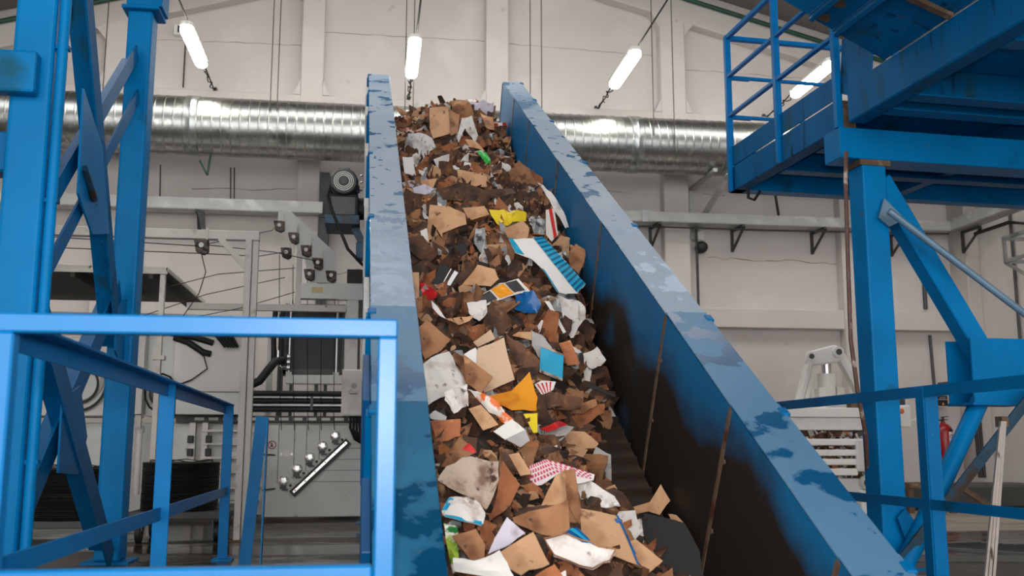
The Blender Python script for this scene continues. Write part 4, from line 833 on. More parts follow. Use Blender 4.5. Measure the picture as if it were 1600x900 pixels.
PIECES=[
('cardboard_carton', 'tan cardboard carton side standing near the crest by the left wall', 'cardboard', 'tan', 0.15, [(0.52, 9.684, 4.167), (0.712, 9.651, 4.187), (0.72, 9.53, 3.88), (0.548, 9.545, 3.822), (0.514, 9.602, 3.949)], (-0.197, -0.914, 0.354)),
('cardboard_flap', 'narrow tan flap beside the carton at the crest', 'cardboard', 'mid', 0.2, [(0.709, 9.618, 4.137), (0.818, 9.623, 4.115), (0.788, 9.499, 3.862), (0.716, 9.479, 3.841)], (0.13, -0.897, 0.423)),
('cardboard_scrap', 'crumpled brown cardboard at the very top of the pile', 'cardboard', 'mid', 0.6, [(0.759, 9.924, 4.393), (0.899, 9.933, 4.394), (0.965, 9.923, 4.34), (0.995, 9.879, 4.176), (0.872, 9.863, 4.146), (0.795, 9.87, 4.191)], (0.065, -0.961, 0.267)),
('cardboard_flap', 'brown folded flap just right of the topmost crumple', 'cardboard', 'mid', 0.35, [(1.045, 9.827, 4.218), (1.174, 9.79, 4.155), (1.184, 9.719, 3.995), (1.1, 9.714, 3.972)], (-0.061, -0.914, 0.402)),
('paper_sheet', 'white crumpled newspaper near the crest against the left wall', 'paper', 'paper', 0.8, [(0.295, 9.287, 3.847), (0.521, 9.258, 3.741), (0.572, 9.231, 3.639), (0.51, 9.206, 3.545), (0.368, 9.209, 3.55), (0.246, 9.223, 3.602)], (-0.007, -0.967, 0.254)),
('paper_cup', 'upright off-white paper cup against the left wall below the crest', 'cup', 'white', 0.3, [(0.221, 8.584, 3.329), (0.316, 8.594, 3.336), (0.344, 8.548, 3.168), (0.241, 8.535, 3.156)], (0.084, -0.957, 0.278)),
('plastic_film', 'bright green plastic film strip below the crest', 'plastic film', 'green', 0.4, [(0.929, 8.999, 3.563), (1.02, 9.001, 3.557), (1.061, 8.973, 3.478), (1.071, 8.92, 3.339), (1.032, 8.924, 3.355)], (0.049, -0.933, 0.357)),
('carton_box', 'small red carton by the right wall near the crest', 'carton', 'red', 0.05, [(1.228, 10.105, 4.197), (1.347, 10.087, 4.206), (1.373, 10.077, 4.154), (1.234, 10.095, 4.123)], (-0.157, -0.98, 0.126)),
('cardboard_sheet', 'wide tan slab lying across the pile under the green film', 'cardboard', 'tan', 0.12, [(0.668, 8.086, 3.112), (0.914, 8.061, 3.047), (0.951, 8.035, 2.954), (0.84, 8.034, 2.941), (0.68, 8.053, 2.993)], (-0.026, -0.963, 0.268)),
('paper_strip', 'twisted white cloth-like strip under the topmost crumple', 'paper', 'paper', 0.7, [(0.83, 9.509, 4.021), (0.926, 9.514, 4.039), (0.988, 9.439, 3.852), (0.956, 9.417, 3.795), (0.859, 9.469, 3.921), (0.791, 9.409, 3.768), (0.772, 9.429, 3.817)], (-0.016, -0.929, 0.369)),
('cardboard_sheet', 'large pale tan sheet with torn corners above the yellow bag', 'cardboard', 'tan', 0.12, [(0.392, 7.138, 2.563), (0.54, 7.111, 2.537), (0.647, 7.082, 2.486), (0.656, 7.054, 2.403), (0.483, 7.052, 2.331), (0.474, 7.021, 2.23), (0.368, 7.039, 2.246), (0.376, 7.092, 2.416)], (-0.116, -0.946, 0.303)),
('cardboard_scrap', 'pale tan torn scrap left of the yellow bag', 'cardboard', 'tan', 0.3, [(0.641, 7.276, 2.564), (0.813, 7.308, 2.603), (0.846, 7.282, 2.52), (0.695, 7.25, 2.475)], (0.099, -0.937, 0.335)),
('plastic_bag', 'crumpled yellow plastic bag on the upper pile', 'plastic bag', 'yellow', 0.7, [(0.837, 7.226, 2.526), (0.95, 7.232, 2.548), (1.013, 7.22, 2.53), (1.056, 7.238, 2.569), (1.133, 7.241, 2.582), (1.12, 7.198, 2.499), (1.008, 7.181, 2.456), (0.968, 7.146, 2.385), (0.895, 7.177, 2.438)], (-0.042, -0.884, 0.465)),
('cardboard_carton', 'plain tan carton panel just below the yellow bag', 'cardboard', 'tan', 0.1, [(0.92, 7.004, 2.358), (1.065, 7.027, 2.431), (1.11, 6.996, 2.37), (1.088, 6.955, 2.278), (0.947, 6.968, 2.283)], (-0.064, -0.907, 0.416)),
('paper_strip', 'white strip with a red stripe near the right wall', 'paper', 'redstripe', 0.15, [(1.261, 7.167, 2.556), (1.325, 7.161, 2.57), (1.34, 7.086, 2.348), (1.287, 7.076, 2.293), (1.251, 7.099, 2.348)], (-0.144, -0.939, 0.312)),
('plastic_bag', 'grey crumpled plastic bag beside the red striped strip', 'plastic bag', 'film', 0.8, [(1.139, 7.191, 2.561), (1.219, 7.186, 2.575), (1.277, 7.151, 2.474), (1.243, 7.123, 2.353), (1.176, 7.125, 2.332), (1.142, 7.163, 2.456)], (-0.114, -0.959, 0.258)),
('cardboard_scrap', 'pale tan corner against the left wall, upper half', 'cardboard', 'tan', 0.15, [(0.202, 7.734, 2.819), (0.279, 7.723, 2.824), (0.332, 7.66, 2.715), (0.262, 7.653, 2.673), (0.207, 7.679, 2.707)], (-0.164, -0.889, 0.429)),
('paper_sheet', 'lilac white paper beside the pale corner at the left wall', 'paper', 'lilac', 0.5, [(0.283, 7.826, 2.843), (0.387, 7.85, 2.892), (0.459, 7.841, 2.844), (0.421, 7.826, 2.809), (0.3, 7.814, 2.801)], (0.076, -0.948, 0.308)),
('cardboard_sheet', 'broad brown crumpled sheet below the crest on the right', 'cardboard', 'mid', 0.45, [(1.114, 8.198, 3.101), (1.212, 8.238, 3.196), (1.302, 8.217, 3.151), (1.352, 8.159, 3.024), (1.27, 8.136, 2.968), (1.145, 8.159, 3.013)], (-0.02, -0.914, 0.404)),
('cardboard_sheet', 'long dark brown sheet bent across the upper pile', 'cardboard', 'dark', 0.4, [(0.487, 7.79, 2.823), (0.708, 7.767, 2.904), (0.859, 7.72, 2.836), (1.078, 7.681, 2.851), (1.113, 7.659, 2.791), (0.941, 7.685, 2.756), (0.537, 7.761, 2.743)], (-0.188, -0.954, 0.232)),
('plastic_bottle', 'crushed clear plastic bottle below the pale tan sheet', 'bottle', 'film', 0.9, [(0.701, 6.909, 2.385), (0.768, 6.898, 2.392), (0.776, 6.802, 2.179), (0.743, 6.793, 2.143), (0.693, 6.827, 2.197)], (-0.186, -0.897, 0.4)),
('cardboard_scrap', 'dark brown flap against the left wall below the tan sheet', 'cardboard', 'dark', 0.25, [(0.234, 6.728, 2.209), (0.307, 6.734, 2.235), (0.417, 6.664, 2.105), (0.392, 6.653, 2.077), (0.234, 6.688, 2.123)], (-0.074, -0.904, 0.422)),
('paper_sheet', 'small white paper peeking under the pale tan sheet', 'paper', 'paper', 0.5, [(0.313, 6.878, 2.288), (0.358, 6.883, 2.306), (0.376, 6.855, 2.221), (0.328, 6.853, 2.215)], (-0.006, -0.948, 0.319)),
('cardboard_scrap', 'small pale tan wedge left of the slab', 'cardboard', 'tan', 0.2, [(0.359, 8.03, 2.98), (0.506, 8.061, 3.022), (0.466, 8.032, 2.917), (0.377, 8.021, 2.929)], (0.146, -0.965, 0.216)),
('paper_strip', 'long white torn strip running along the right wall', 'paper', 'paper', 0.4, [(1.207, 7.278, 2.796), (1.227, 7.275, 2.784), (1.321, 7.254, 2.707), (1.404, 7.217, 2.559), (1.442, 7.185, 2.43), (1.413, 7.184, 2.42), (1.347, 7.218, 2.558), (1.28, 7.251, 2.688)], (-0.025, -0.973, 0.23)),
('cardboard_flap', 'curved tan flap loop above the blue striped carton corner', 'cardboard', 'tan', 0.6, [(1.252, 6.906, 2.229), (1.331, 6.93, 2.302), (1.393, 6.913, 2.289), (1.373, 6.856, 2.172), (1.331, 6.854, 2.156), (1.323, 6.893, 2.228)], (-0.15, -0.878, 0.455)),
('cardboard_scrap', 'wrinkled tan patch at the right wall above the striped carton end', 'cardboard', 'mid', 0.5, [(1.355, 6.739, 2.198), (1.441, 6.716, 2.184), (1.45, 6.676, 2.112), (1.428, 6.627, 2.012), (1.354, 6.667, 2.063)], (-0.151, -0.872, 0.466)),
('cardboard_flap', 'thin tan curl under the topmost crumple', 'cardboard', 'tan', 0.3, [(0.846, 9.321, 3.775), (0.945, 9.304, 3.746), (1.038, 9.273, 3.646), (0.999, 9.279, 3.655), (0.886, 9.295, 3.676)], (-0.098, -0.971, 0.217)),
('striped_carton', 'large white carton panel with a cyan striped border in mid pile', 'carton', 'white', 0.12, [(0.905, 6.605, 2.197), (1.068, 6.564, 2.202), (1.132, 6.55, 2.21), (1.264, 6.454, 2.033), (1.385, 6.364, 1.864), (1.325, 6.357, 1.798), (1.249, 6.373, 1.789), (1.199, 6.392, 1.805), (1.154, 6.436, 1.897), (1.111, 6.475, 1.978), (1.045, 6.517, 2.049), (0.947, 6.558, 2.094)], (-0.241, -0.917, 0.317)),
('cardboard_sheet', 'pale tan torn sheet above the black and orange label', 'cardboard', 'tan', 0.15, [(0.559, 6.257, 1.812), (0.658, 6.268, 1.953), (0.765, 6.239, 1.92), (0.788, 6.22, 1.852), (0.736, 6.221, 1.81)], (-0.195, -0.958, 0.209)),
('printed_label', 'label sheet with black and orange blocks in mid pile', 'label', 'white', 0.15, [(0.624, 6.089, 1.727), (0.906, 6.144, 1.864), (0.982, 6.107, 1.786), (0.675, 6.059, 1.662)], (-0.023, -0.911, 0.413)),
('plastic_crate', 'dark grey crate fragment with white marks left of the tan sheet', 'crate', 'black', 0.1, [(0.358, 6.189, 1.824), (0.421, 6.221, 1.952), (0.538, 6.198, 1.88), (0.487, 6.178, 1.797)], (-0.031, -0.967, 0.252)),
('plastic_film', 'bright red torn plastic against the left wall', 'plastic film', 'red', 0.5, [(0.273, 6.023, 1.784), (0.318, 6.009, 1.769), (0.381, 5.976, 1.726), (0.376, 5.955, 1.686), (0.335, 5.951, 1.667), (0.291, 5.982, 1.712)], (-0.131, -0.873, 0.469)),
('cardboard_strip', 'upright pale tan strip against the left wall, middle', 'cardboard', 'tan', 0.05, [(0.222, 6.043, 1.845), (0.272, 6.038, 1.846), (0.27, 5.941, 1.666), (0.239, 5.939, 1.658)], (-0.088, -0.875, 0.475)),
('paper_scrap', 'narrow white pointed paper by the red plastic', 'paper', 'white', 0.2, [(0.335, 5.801, 1.65), (0.357, 5.789, 1.627), (0.42, 5.746, 1.538), (0.379, 5.758, 1.559), (0.342, 5.778, 1.6)], (-0.061, -0.912, 0.405)),
('plastic_bag', 'crumpled deep blue plastic bag in mid pile', 'plastic bag', 'bluebag', 0.8, [(0.88, 6.081, 1.737), (0.985, 6.06, 1.755), (1.027, 6.013, 1.679), (0.981, 5.998, 1.62), (0.923, 6.009, 1.607), (0.871, 6.037, 1.636)], (-0.248, -0.878, 0.409)),
('paper_sheet', 'torn white newspaper hanging below the striped carton', 'paper', 'paper', 0.5, [(1.175, 6.223, 1.774), (1.219, 6.219, 1.761), (1.294, 6.209, 1.726), (1.342, 6.195, 1.684), (1.342, 6.169, 1.608), (1.286, 6.147, 1.55), (1.244, 6.116, 1.465), (1.203, 6.146, 1.551)], (0.021, -0.944, 0.33)),
('paper_strip', 'thin white strip between the blue bag and hanging newspaper', 'paper', 'white', 0.2, [(1.064, 6.104, 1.706), (1.095, 6.102, 1.702), (1.182, 6.003, 1.508), (1.163, 5.999, 1.499)], (0.006, -0.891, 0.455)),
('cardboard_carton', 'wrinkled tan carton end beside the striped carton', 'cardboard', 'mid', 0.3, [(1.342, 6.691, 2.139), (1.395, 6.71, 2.201), (1.45, 6.672, 2.16), (1.439, 6.626, 2.07), (1.384, 6.583, 1.962), (1.332, 6.632, 2.026)], (-0.232, -0.855, 0.464)),
('cardboard_flap', 'tall grey-brown cone of cardboard under the label sheet', 'cardboard', 'dark', 0.4, [(0.693, 5.835, 1.657), (0.763, 5.803, 1.605), (0.812, 5.77, 1.548), (0.755, 5.719, 1.453), (0.612, 5.716, 1.438), (0.645, 5.769, 1.535)], (-0.033, -0.873, 0.486)),
('cardboard_scrap', 'low tan wedge left of the brown cone', 'cardboard', 'tan', 0.3, [(0.413, 5.678, 1.529), (0.578, 5.701, 1.55), (0.549, 5.688, 1.517), (0.487, 5.675, 1.493)], (0.097, -0.954, 0.282)),
('cardboard_sheet', 'broad brown soiled sheet against the left wall in mid pile', 'cardboard', 'mid', 0.25, [(0.24, 5.395, 1.434), (0.295, 5.417, 1.481), (0.414, 5.387, 1.368), (0.369, 5.363, 1.314), (0.276, 5.332, 1.253), (0.242, 5.364, 1.35)], (0.086, -0.937, 0.34)),
('paper_sack', 'large dirty white crumpled paper sack against the left wall', 'paper', 'paper', 0.35, [(0.248, 5.084, 1.221), (0.303, 5.12, 1.271), (0.407, 5.173, 1.342), (0.462, 5.115, 1.239), (0.504, 5.062, 1.146), (0.434, 5.028, 1.102), (0.378, 5.001, 1.066), (0.27, 4.961, 1.016)], (0.077, -0.851, 0.52)),
('cardboard_sheet', 'large plain beige sheet standing in mid pile', 'cardboard', 'beige', 0.08, [(0.557, 5.283, 1.314), (0.698, 5.306, 1.374), (0.746, 5.218, 1.147), (0.58, 5.188, 1.072), (0.541, 5.231, 1.182)], (0.001, -0.931, 0.366)),
('cardboard_sheet', 'beige-brown sheet leaning between white sack and beige sheet', 'cardboard', 'mid', 0.12, [(0.469, 5.157, 1.278), (0.618, 5.103, 1.156), (0.552, 5.065, 1.075), (0.475, 5.087, 1.126)], (0.01, -0.91, 0.415)),
('cardboard_scrap', 'small beige triangle above the plain beige sheet', 'cardboard', 'beige', 0.1, [(0.557, 5.532, 1.376), (0.658, 5.56, 1.451), (0.681, 5.526, 1.397), (0.581, 5.513, 1.348)], (-0.118, -0.865, 0.488)),
('paper_sheet', 'clean white paper corner between the beige sheets', 'paper', 'white', 0.1, [(0.48, 5.272, 1.287), (0.546, 5.291, 1.328), (0.587, 5.263, 1.253), (0.583, 5.243, 1.204)], (0.03, -0.93, 0.366)),
('paper_sheet', 'grey-white curved sheet above the cyan card', 'paper', 'grey', 0.25, [(0.914, 5.706, 1.469), (0.974, 5.676, 1.442), (1.027, 5.622, 1.356), (0.959, 5.637, 1.348), (0.948, 5.613, 1.291), (0.913, 5.662, 1.375)], (-0.243, -0.879, 0.41)),
('printed_card', 'bright cyan square card with pale border', 'card', 'cyan', 0.1, [(0.95, 5.585, 1.373), (1.076, 5.553, 1.316), (1.058, 5.507, 1.157), (0.933, 5.538, 1.212)], (-0.109, -0.951, 0.288)),
('cardboard_sheet', 'glossy orange yellow sheet below the beige sheet', 'cardboard', 'orange', 0.15, [(0.564, 5.051, 1.055), (0.712, 5.076, 1.083), (0.81, 5.132, 1.178), (0.841, 5.067, 1.048), (0.829, 5.031, 0.979), (0.705, 5.024, 0.983)], (0.064, -0.887, 0.457)),
('plastic_wrap', 'orange and white crinkled wrapper under the white sack', 'wrapper', 'orangewhite', 0.6, [(0.469, 4.942, 1.073), (0.533, 4.945, 1.066), (0.607, 4.935, 1.035), (0.717, 4.902, 0.955), (0.644, 4.888, 0.944), (0.509, 4.911, 1.01)], (0.09, -0.869, 0.486)),
('paper_scrap', 'pink and white striped scrap right of the orange sheet', 'paper', 'pinkcheck', 0.3, [(0.882, 5.399, 1.137), (0.925, 5.409, 1.16), (1.002, 5.399, 1.152), (0.981, 5.377, 1.108), (0.918, 5.368, 1.083)], (-0.059, -0.881, 0.47)),
('paper_bag', 'white crinkled bag below the white sack', 'paper', 'paper', 0.7, [(0.346, 4.879, 1.035), (0.392, 4.904, 1.073), (0.468, 4.931, 1.109), (0.47, 4.867, 0.997), (0.398, 4.843, 0.965), (0.345, 4.856, 0.996)], (0.071, -0.866, 0.495)),
('cardboard_strip', 'flat pale tan strip above the beige sheet', 'cardboard', 'tan', 0.1, [(0.758, 5.736, 1.464), (0.915, 5.696, 1.458), (0.91, 5.669, 1.406), (0.802, 5.713, 1.441)], (-0.206, -0.864, 0.46)),
('paper_sheet', 'crumpled white paper on the right bulge of the pile', 'paper', 'paper', 0.8, [(1.265, 5.899, 1.335), (1.351, 5.897, 1.37), (1.396, 5.857, 1.313), (1.324, 5.845, 1.257), (1.265, 5.873, 1.285)], (-0.21, -0.866, 0.453)),
('cardboard_sheet', 'big dark brown folded sheet left of the cyan card', 'cardboard', 'dark', 0.35, [(0.745, 5.57, 1.426), (0.84, 5.549, 1.365), (0.934, 5.516, 1.276), (0.916, 5.485, 1.202), (0.819, 5.49, 1.225), (0.764, 5.529, 1.326)], (0.043, -0.923, 0.381)),
('paper_sheet', 'off-white crumpled wad left of the brown cone', 'paper', 'paper', 0.7, [(0.55, 5.829, 1.628), (0.665, 5.814, 1.646), (0.665, 5.79, 1.576), (0.621, 5.777, 1.514), (0.56, 5.805, 1.564)], (-0.171, -0.933, 0.317)),
('cardboard_flap', 'rusty tan upright flap right of the grey-white sheet', 'cardboard', 'kraft', 0.3, [(1.082, 5.738, 1.397), (1.152, 5.746, 1.417), (1.201, 5.705, 1.283), (1.126, 5.698, 1.267)], (0.023, -0.954, 0.298)),
('plastic_strip', 'thin black plastic strip sticking out over the belt', 'plastic strip', 'black', 0.2, [(1.252, 5.745, 1.174), (1.33, 5.71, 1.138), (1.406, 5.675, 1.099), (1.395, 5.675, 1.089), (1.317, 5.707, 1.119), (1.247, 5.736, 1.146)], (-0.248, -0.91, 0.333)),
('cardboard_scrap', 'crumpled dark brown sheet below the pink scrap', 'cardboard', 'dark', 0.5, [(0.896, 5.392, 1.093), (1.015, 5.369, 1.095), (1.022, 5.337, 1.019), (0.926, 5.35, 1.005)], (-0.18, -0.909, 0.375)),
('cardboard_scrap', 'tan curved scrap on the lower edge of the right bulge', 'cardboard', 'mid', 0.4, [(1.104, 5.548, 0.992), (1.181, 5.548, 1.043), (1.255, 5.538, 1.069), (1.262, 5.517, 1.028), (1.174, 5.521, 0.98)], (-0.266, -0.875, 0.406)),
('cardboard_sheet', 'wide dark brown stained sheet at the left wall under the upper tan sheet', 'cardboard', 'dark', 0.3, [(0.216, 6.619, 2.168), (0.317, 6.634, 2.207), (0.42, 6.597, 2.07), (0.353, 6.57, 1.987), (0.231, 6.597, 2.091)], (0.032, -0.959, 0.283)),
('cardboard_sheet', 'small flat tan sheet below the orange wrapper', 'cardboard', 'tan', 0.08, [(0.465, 4.843, 0.986), (0.528, 4.847, 1.004), (0.606, 4.786, 0.905), (0.531, 4.777, 0.878)], (-0.08, -0.873, 0.482)),
('paper_sheet', 'white card with square corners in the lower middle', 'paper', 'white', 0.08, [(0.578, 4.757, 0.872), (0.669, 4.769, 0.932), (0.729, 4.741, 0.879), (0.634, 4.735, 0.832)], (-0.117, -0.927, 0.357)),
('paper_sheet', 'grey printed paper under the white card', 'paper', 'grey', 0.2, [(0.632, 4.721, 0.834), (0.731, 4.736, 0.88), (0.746, 4.708, 0.829), (0.7, 4.696, 0.799)], (-0.078, -0.883, 0.463)),
('printed_card', 'bright yellow card standing in the lower middle', 'card', 'yellow', 0.08, [(0.76, 5.003, 0.964), (0.829, 4.988, 0.967), (0.822, 4.945, 0.867), (0.802, 4.95, 0.867)], (-0.211, -0.892, 0.401)),
('cardboard_carton', 'tan carton flap lying beside the bare belt', 'cardboard', 'tan', 0.25, [(0.998, 5.314, 0.881), (1.132, 5.275, 0.879), (1.198, 5.219, 0.82), (1.174, 5.206, 0.791), (1.031, 5.239, 0.78)], (-0.226, -0.816, 0.533)),
('plastic_film', 'shiny red plastic above the flap by the belt', 'plastic film', 'red', 0.5, [(0.863, 5.119, 0.878), (0.91, 5.131, 0.908), (0.968, 5.141, 0.933), (1.013, 5.13, 0.914), (0.953, 5.122, 0.892), (0.895, 5.113, 0.867)], (-0.036, -0.906, 0.423)),
('printed_carton', 'pink and white zigzag printed carton strip in the lower pile', 'carton', 'pinkcheck', 0.1, [(0.708, 4.505, 0.716), (0.788, 4.501, 0.744), (0.997, 4.439, 0.681), (0.989, 4.431, 0.656), (0.92, 4.436, 0.637), (0.84, 4.467, 0.681), (0.761, 4.463, 0.633), (0.707, 4.471, 0.628)], (-0.165, -0.92, 0.355)),
('insulation_wad', 'fluffy white wad under the pink printed carton', 'wadding', 'paper', 0.9, [(0.929, 4.51, 0.632), (0.985, 4.5, 0.643), (1.089, 4.443, 0.568), (1.106, 4.419, 0.521), (1.027, 4.441, 0.525), (0.939, 4.48, 0.565)], (-0.23, -0.9, 0.371)),
('cardboard_sheet', 'large plain brown sheet with dark blue edging near the bottom', 'cardboard', 'tan', 0.1, [(0.858, 4.096, 0.553), (1.01, 4.061, 0.528), (1.055, 3.922, 0.338), (0.893, 3.984, 0.4), (0.845, 4.029, 0.454)], (-0.099, -0.814, 0.573)),
('cardboard_sheet', 'reddish brown upright flap beside the dirty white slab', 'cardboard', 'kraft', 0.2, [(0.558, 4.237, 0.756), (0.617, 4.162, 0.646), (0.568, 4.107, 0.561), (0.474, 4.066, 0.493), (0.507, 4.117, 0.571)], (-0.036, -0.833, 0.553)),
('paper_sack', 'dirty white wrinkled slab against the left wall, lower pile', 'paper', 'soiled', 0.5, [(0.299, 4.216, 0.62), (0.333, 4.237, 0.689), (0.422, 4.24, 0.752), (0.537, 4.2, 0.733), (0.522, 4.162, 0.636), (0.474, 4.132, 0.535), (0.45, 4.153, 0.568), (0.339, 4.197, 0.601)], (-0.245, -0.891, 0.383)),
('plastic_bag', 'white crumpled bag with turquoise edge at the left wall', 'plastic bag', 'paper', 0.6, [(0.28, 3.973, 0.555), (0.315, 4.003, 0.61), (0.41, 4.007, 0.607), (0.454, 3.978, 0.545), (0.441, 3.953, 0.498), (0.288, 3.958, 0.523)], (0.048, -0.892, 0.449)),
('plastic_bag', 'green and yellow wrapper at the lower left wall', 'plastic bag', 'greenyellow', 0.6, [(0.28, 3.847, 0.517), (0.331, 3.834, 0.509), (0.332, 3.762, 0.37), (0.31, 3.75, 0.34), (0.286, 3.811, 0.45)], (-0.147, -0.878, 0.456)),
('cardboard_sheet', 'brown bent sheet near the bottom left', 'cardboard', 'mid', 0.2, [(0.307, 3.793, 0.465), (0.397, 3.791, 0.494), (0.428, 3.748, 0.438), (0.418, 3.704, 0.366), (0.374, 3.727, 0.386)], (-0.194, -0.827, 0.527)),
('paper_sheet', 'white-lilac pointed paper near the bottom', 'paper', 'lilac', 0.25, [(0.519, 3.843, 0.532), (0.586, 3.816, 0.48), (0.525, 3.797, 0.439), (0.441, 3.782, 0.406), (0.47, 3.809, 0.463)], (-0.011, -0.899, 0.438)),
('cardboard_carton', 'soiled tan carton panel at the bottom of the frame', 'cardboard', 'tan', 0.35, [(0.478, 3.708, 0.419), (0.608, 3.762, 0.49), (0.661, 3.69, 0.386), (0.544, 3.653, 0.338), (0.492, 3.674, 0.37)], (0.022, -0.819, 0.573)),
('paper_tray', 'shallow white paper tray with brown rim at the bottom', 'tray', 'paper', 0.5, [(0.664, 3.816, 0.425), (0.743, 3.81, 0.445), (0.829, 3.772, 0.423), (0.916, 3.735, 0.402), (0.889, 3.716, 0.364), (0.823, 3.712, 0.335), (0.692, 3.78, 0.384)], (-0.208, -0.801, 0.561)),
('cardboard_sheet', 'dull tan sheet at the bottom right beside the black board', 'cardboard', 'tan', 0.12, [(1.048, 4.042, 0.417), (1.074, 4.04, 0.429), (1.163, 3.961, 0.349), (1.101, 3.954, 0.305), (1.048, 4.013, 0.371)], (-0.266, -0.817, 0.511)),
('cardboard_flap', 'clean tan folded flap standing by the right wall near the bottom', 'cardboard', 'tan', 0.25, [(1.282, 4.858, 0.508), (1.367, 4.866, 0.529), (1.435, 4.903, 0.612), (1.471, 4.865, 0.536), (1.406, 4.835, 0.467), (1.355, 4.845, 0.484), (1.29, 4.841, 0.473)], (-0.032, -0.901, 0.432)),
('black_board', 'large matt black board against the right wall at the bottom', 'board', 'black', 0.02, [(1.276, 4.636, 0.503), (1.445, 4.553, 0.454), (1.488, 4.479, 0.336), (1.486, 4.425, 0.226), (1.31, 4.492, 0.239), (1.249, 4.605, 0.423)], (-0.294, -0.854, 0.429)),
('cardboard_scrap', 'tiny tan scrap with yellow edge on the black board', 'cardboard', 'tan', 0.2, [(1.411, 4.699, 0.485), (1.445, 4.691, 0.48), (1.479, 4.661, 0.443), (1.421, 4.675, 0.453)], (-0.103, -0.817, 0.567)),
('cardboard_carton', 'wide brown carton panel below the open box', 'cardboard', 'mid', 0.2, [(0.56, 4.006, 0.511), (0.633, 4.022, 0.542), (0.794, 4.034, 0.574), (0.78, 3.954, 0.445), (0.675, 3.967, 0.457), (0.561, 3.996, 0.495)], (-0.04, -0.845, 0.533)),
('cardboard_flap', 'brown folded flap with red edge at the left wall', 'cardboard', 'mid', 0.2, [(0.305, 4.384, 0.71), (0.393, 4.481, 0.843), (0.464, 4.444, 0.774), (0.403, 4.42, 0.748), (0.335, 4.384, 0.706)], (0.099, -0.832, 0.546)),
('paper_sheet', 'bright white papers at the lower left corner of the pile', 'paper', 'white', 0.5, [(0.304, 3.7, 0.406), (0.377, 3.684, 0.391), (0.472, 3.699, 0.421), (0.52, 3.638, 0.34), (0.302, 3.655, 0.342)], (-0.057, -0.818, 0.572)),
('cardboard_scrap', 'tan strip with worn hole right of the fluffy wad', 'cardboard', 'tan', 0.2, [(1.166, 4.95, 0.592), (1.212, 4.951, 0.606), (1.265, 4.88, 0.503), (1.232, 4.866, 0.472)], (-0.138, -0.844, 0.517)),
('paper_sheet', 'small white crumple beside the big brown sheet', 'paper', 'paper', 0.7, [(1.167, 4.502, 0.468), (1.229, 4.502, 0.485), (1.221, 4.452, 0.378), (1.159, 4.469, 0.395)], (-0.124, -0.894, 0.431)),
('cardboard_sheet', 'reddish brown soaked sheet at the left wall', 'cardboard', 'kraft', 0.5, [(0.269, 4.654, 0.919), (0.414, 4.673, 0.929), (0.415, 4.645, 0.86), (0.303, 4.618, 0.821)], (0.094, -0.924, 0.37)),
('cardboard_scrap', 'orange-brown scrap at the bottom edge', 'cardboard', 'kraft', 0.2, [(0.593, 3.631, 0.349), (0.668, 3.648, 0.382), (0.695, 3.614, 0.34), (0.599, 3.614, 0.327)], (-0.079, -0.802, 0.592)),
('cardboard_scrap', 'small stamped tan scrap above the reddish flap', 'cardboard', 'tan', 0.15, [(0.614, 4.489, 0.766), (0.661, 4.489, 0.777), (0.709, 4.424, 0.682), (0.659, 4.425, 0.672)], (-0.124, -0.847, 0.518)),
('cardboard_scrap', 'crumpled orange-brown carton at the lower right bulge', 'cardboard', 'kraft', 0.5, [(1.075, 5.527, 0.968), (1.225, 5.526, 1.033), (1.306, 5.52, 1.057), (1.294, 5.497, 1.003), (1.154, 5.488, 0.92)], (-0.189, -0.892, 0.412)),
('cardboard_sheet', 'dull brown crumpled sheet under the pink striped scrap', 'cardboard', 'dark', 0.5, [(0.9, 5.402, 1.068), (1.021, 5.414, 1.085), (1.138, 5.395, 1.036), (1.117, 5.366, 0.975), (0.942, 5.376, 1.009)], (0.031, -0.904, 0.426)),
('paper_sheet', 'grey-white leaflet at the left wall above the reddish sheet', 'paper', 'grey', 0.4, [(0.263, 4.724, 0.943), (0.299, 4.742, 0.968), (0.354, 4.731, 0.943), (0.348, 4.719, 0.923), (0.278, 4.716, 0.928)], (0.071, -0.852, 0.519)),
('plastic_strip', 'dark blue carton edge strip beside the big brown sheet', 'carton', 'bluebag', 0.1, [(0.991, 4.057, 0.509), (1.013, 4.054, 0.505), (1.06, 3.989, 0.374), (1.043, 3.988, 0.37)], (-0.058, -0.903, 0.426)),
('carton_box', 'dark blue folded carton under the open box', 'carton', 'bluebag', 0.25, [(0.763, 3.923, 0.48), (0.806, 3.924, 0.496), (0.882, 3.861, 0.41), (0.858, 3.863, 0.406), (0.803, 3.884, 0.424)], (-0.171, -0.863, 0.476))]
CARTON=[([(0.718, 4.259, 0.549), (0.797, 4.33, 0.677), (0.833, 4.351, 0.691), (0.848, 4.341, 0.629), (0.851, 4.322, 0.558)], (0.407, -0.881, 0.24)), ([(0.826, 4.314, 0.696), (0.871, 4.278, 0.706), (0.894, 4.217, 0.5), (0.881, 4.223, 0.476), (0.841, 4.274, 0.56), (0.839, 4.291, 0.631)], (-0.64, -0.753, 0.151)), ([(0.724, 4.293, 0.547), (0.844, 4.287, 0.56), (0.883, 4.231, 0.476), (0.783, 4.222, 0.441), (0.724, 4.249, 0.474)], (-0.1, -0.849, 0.519))]
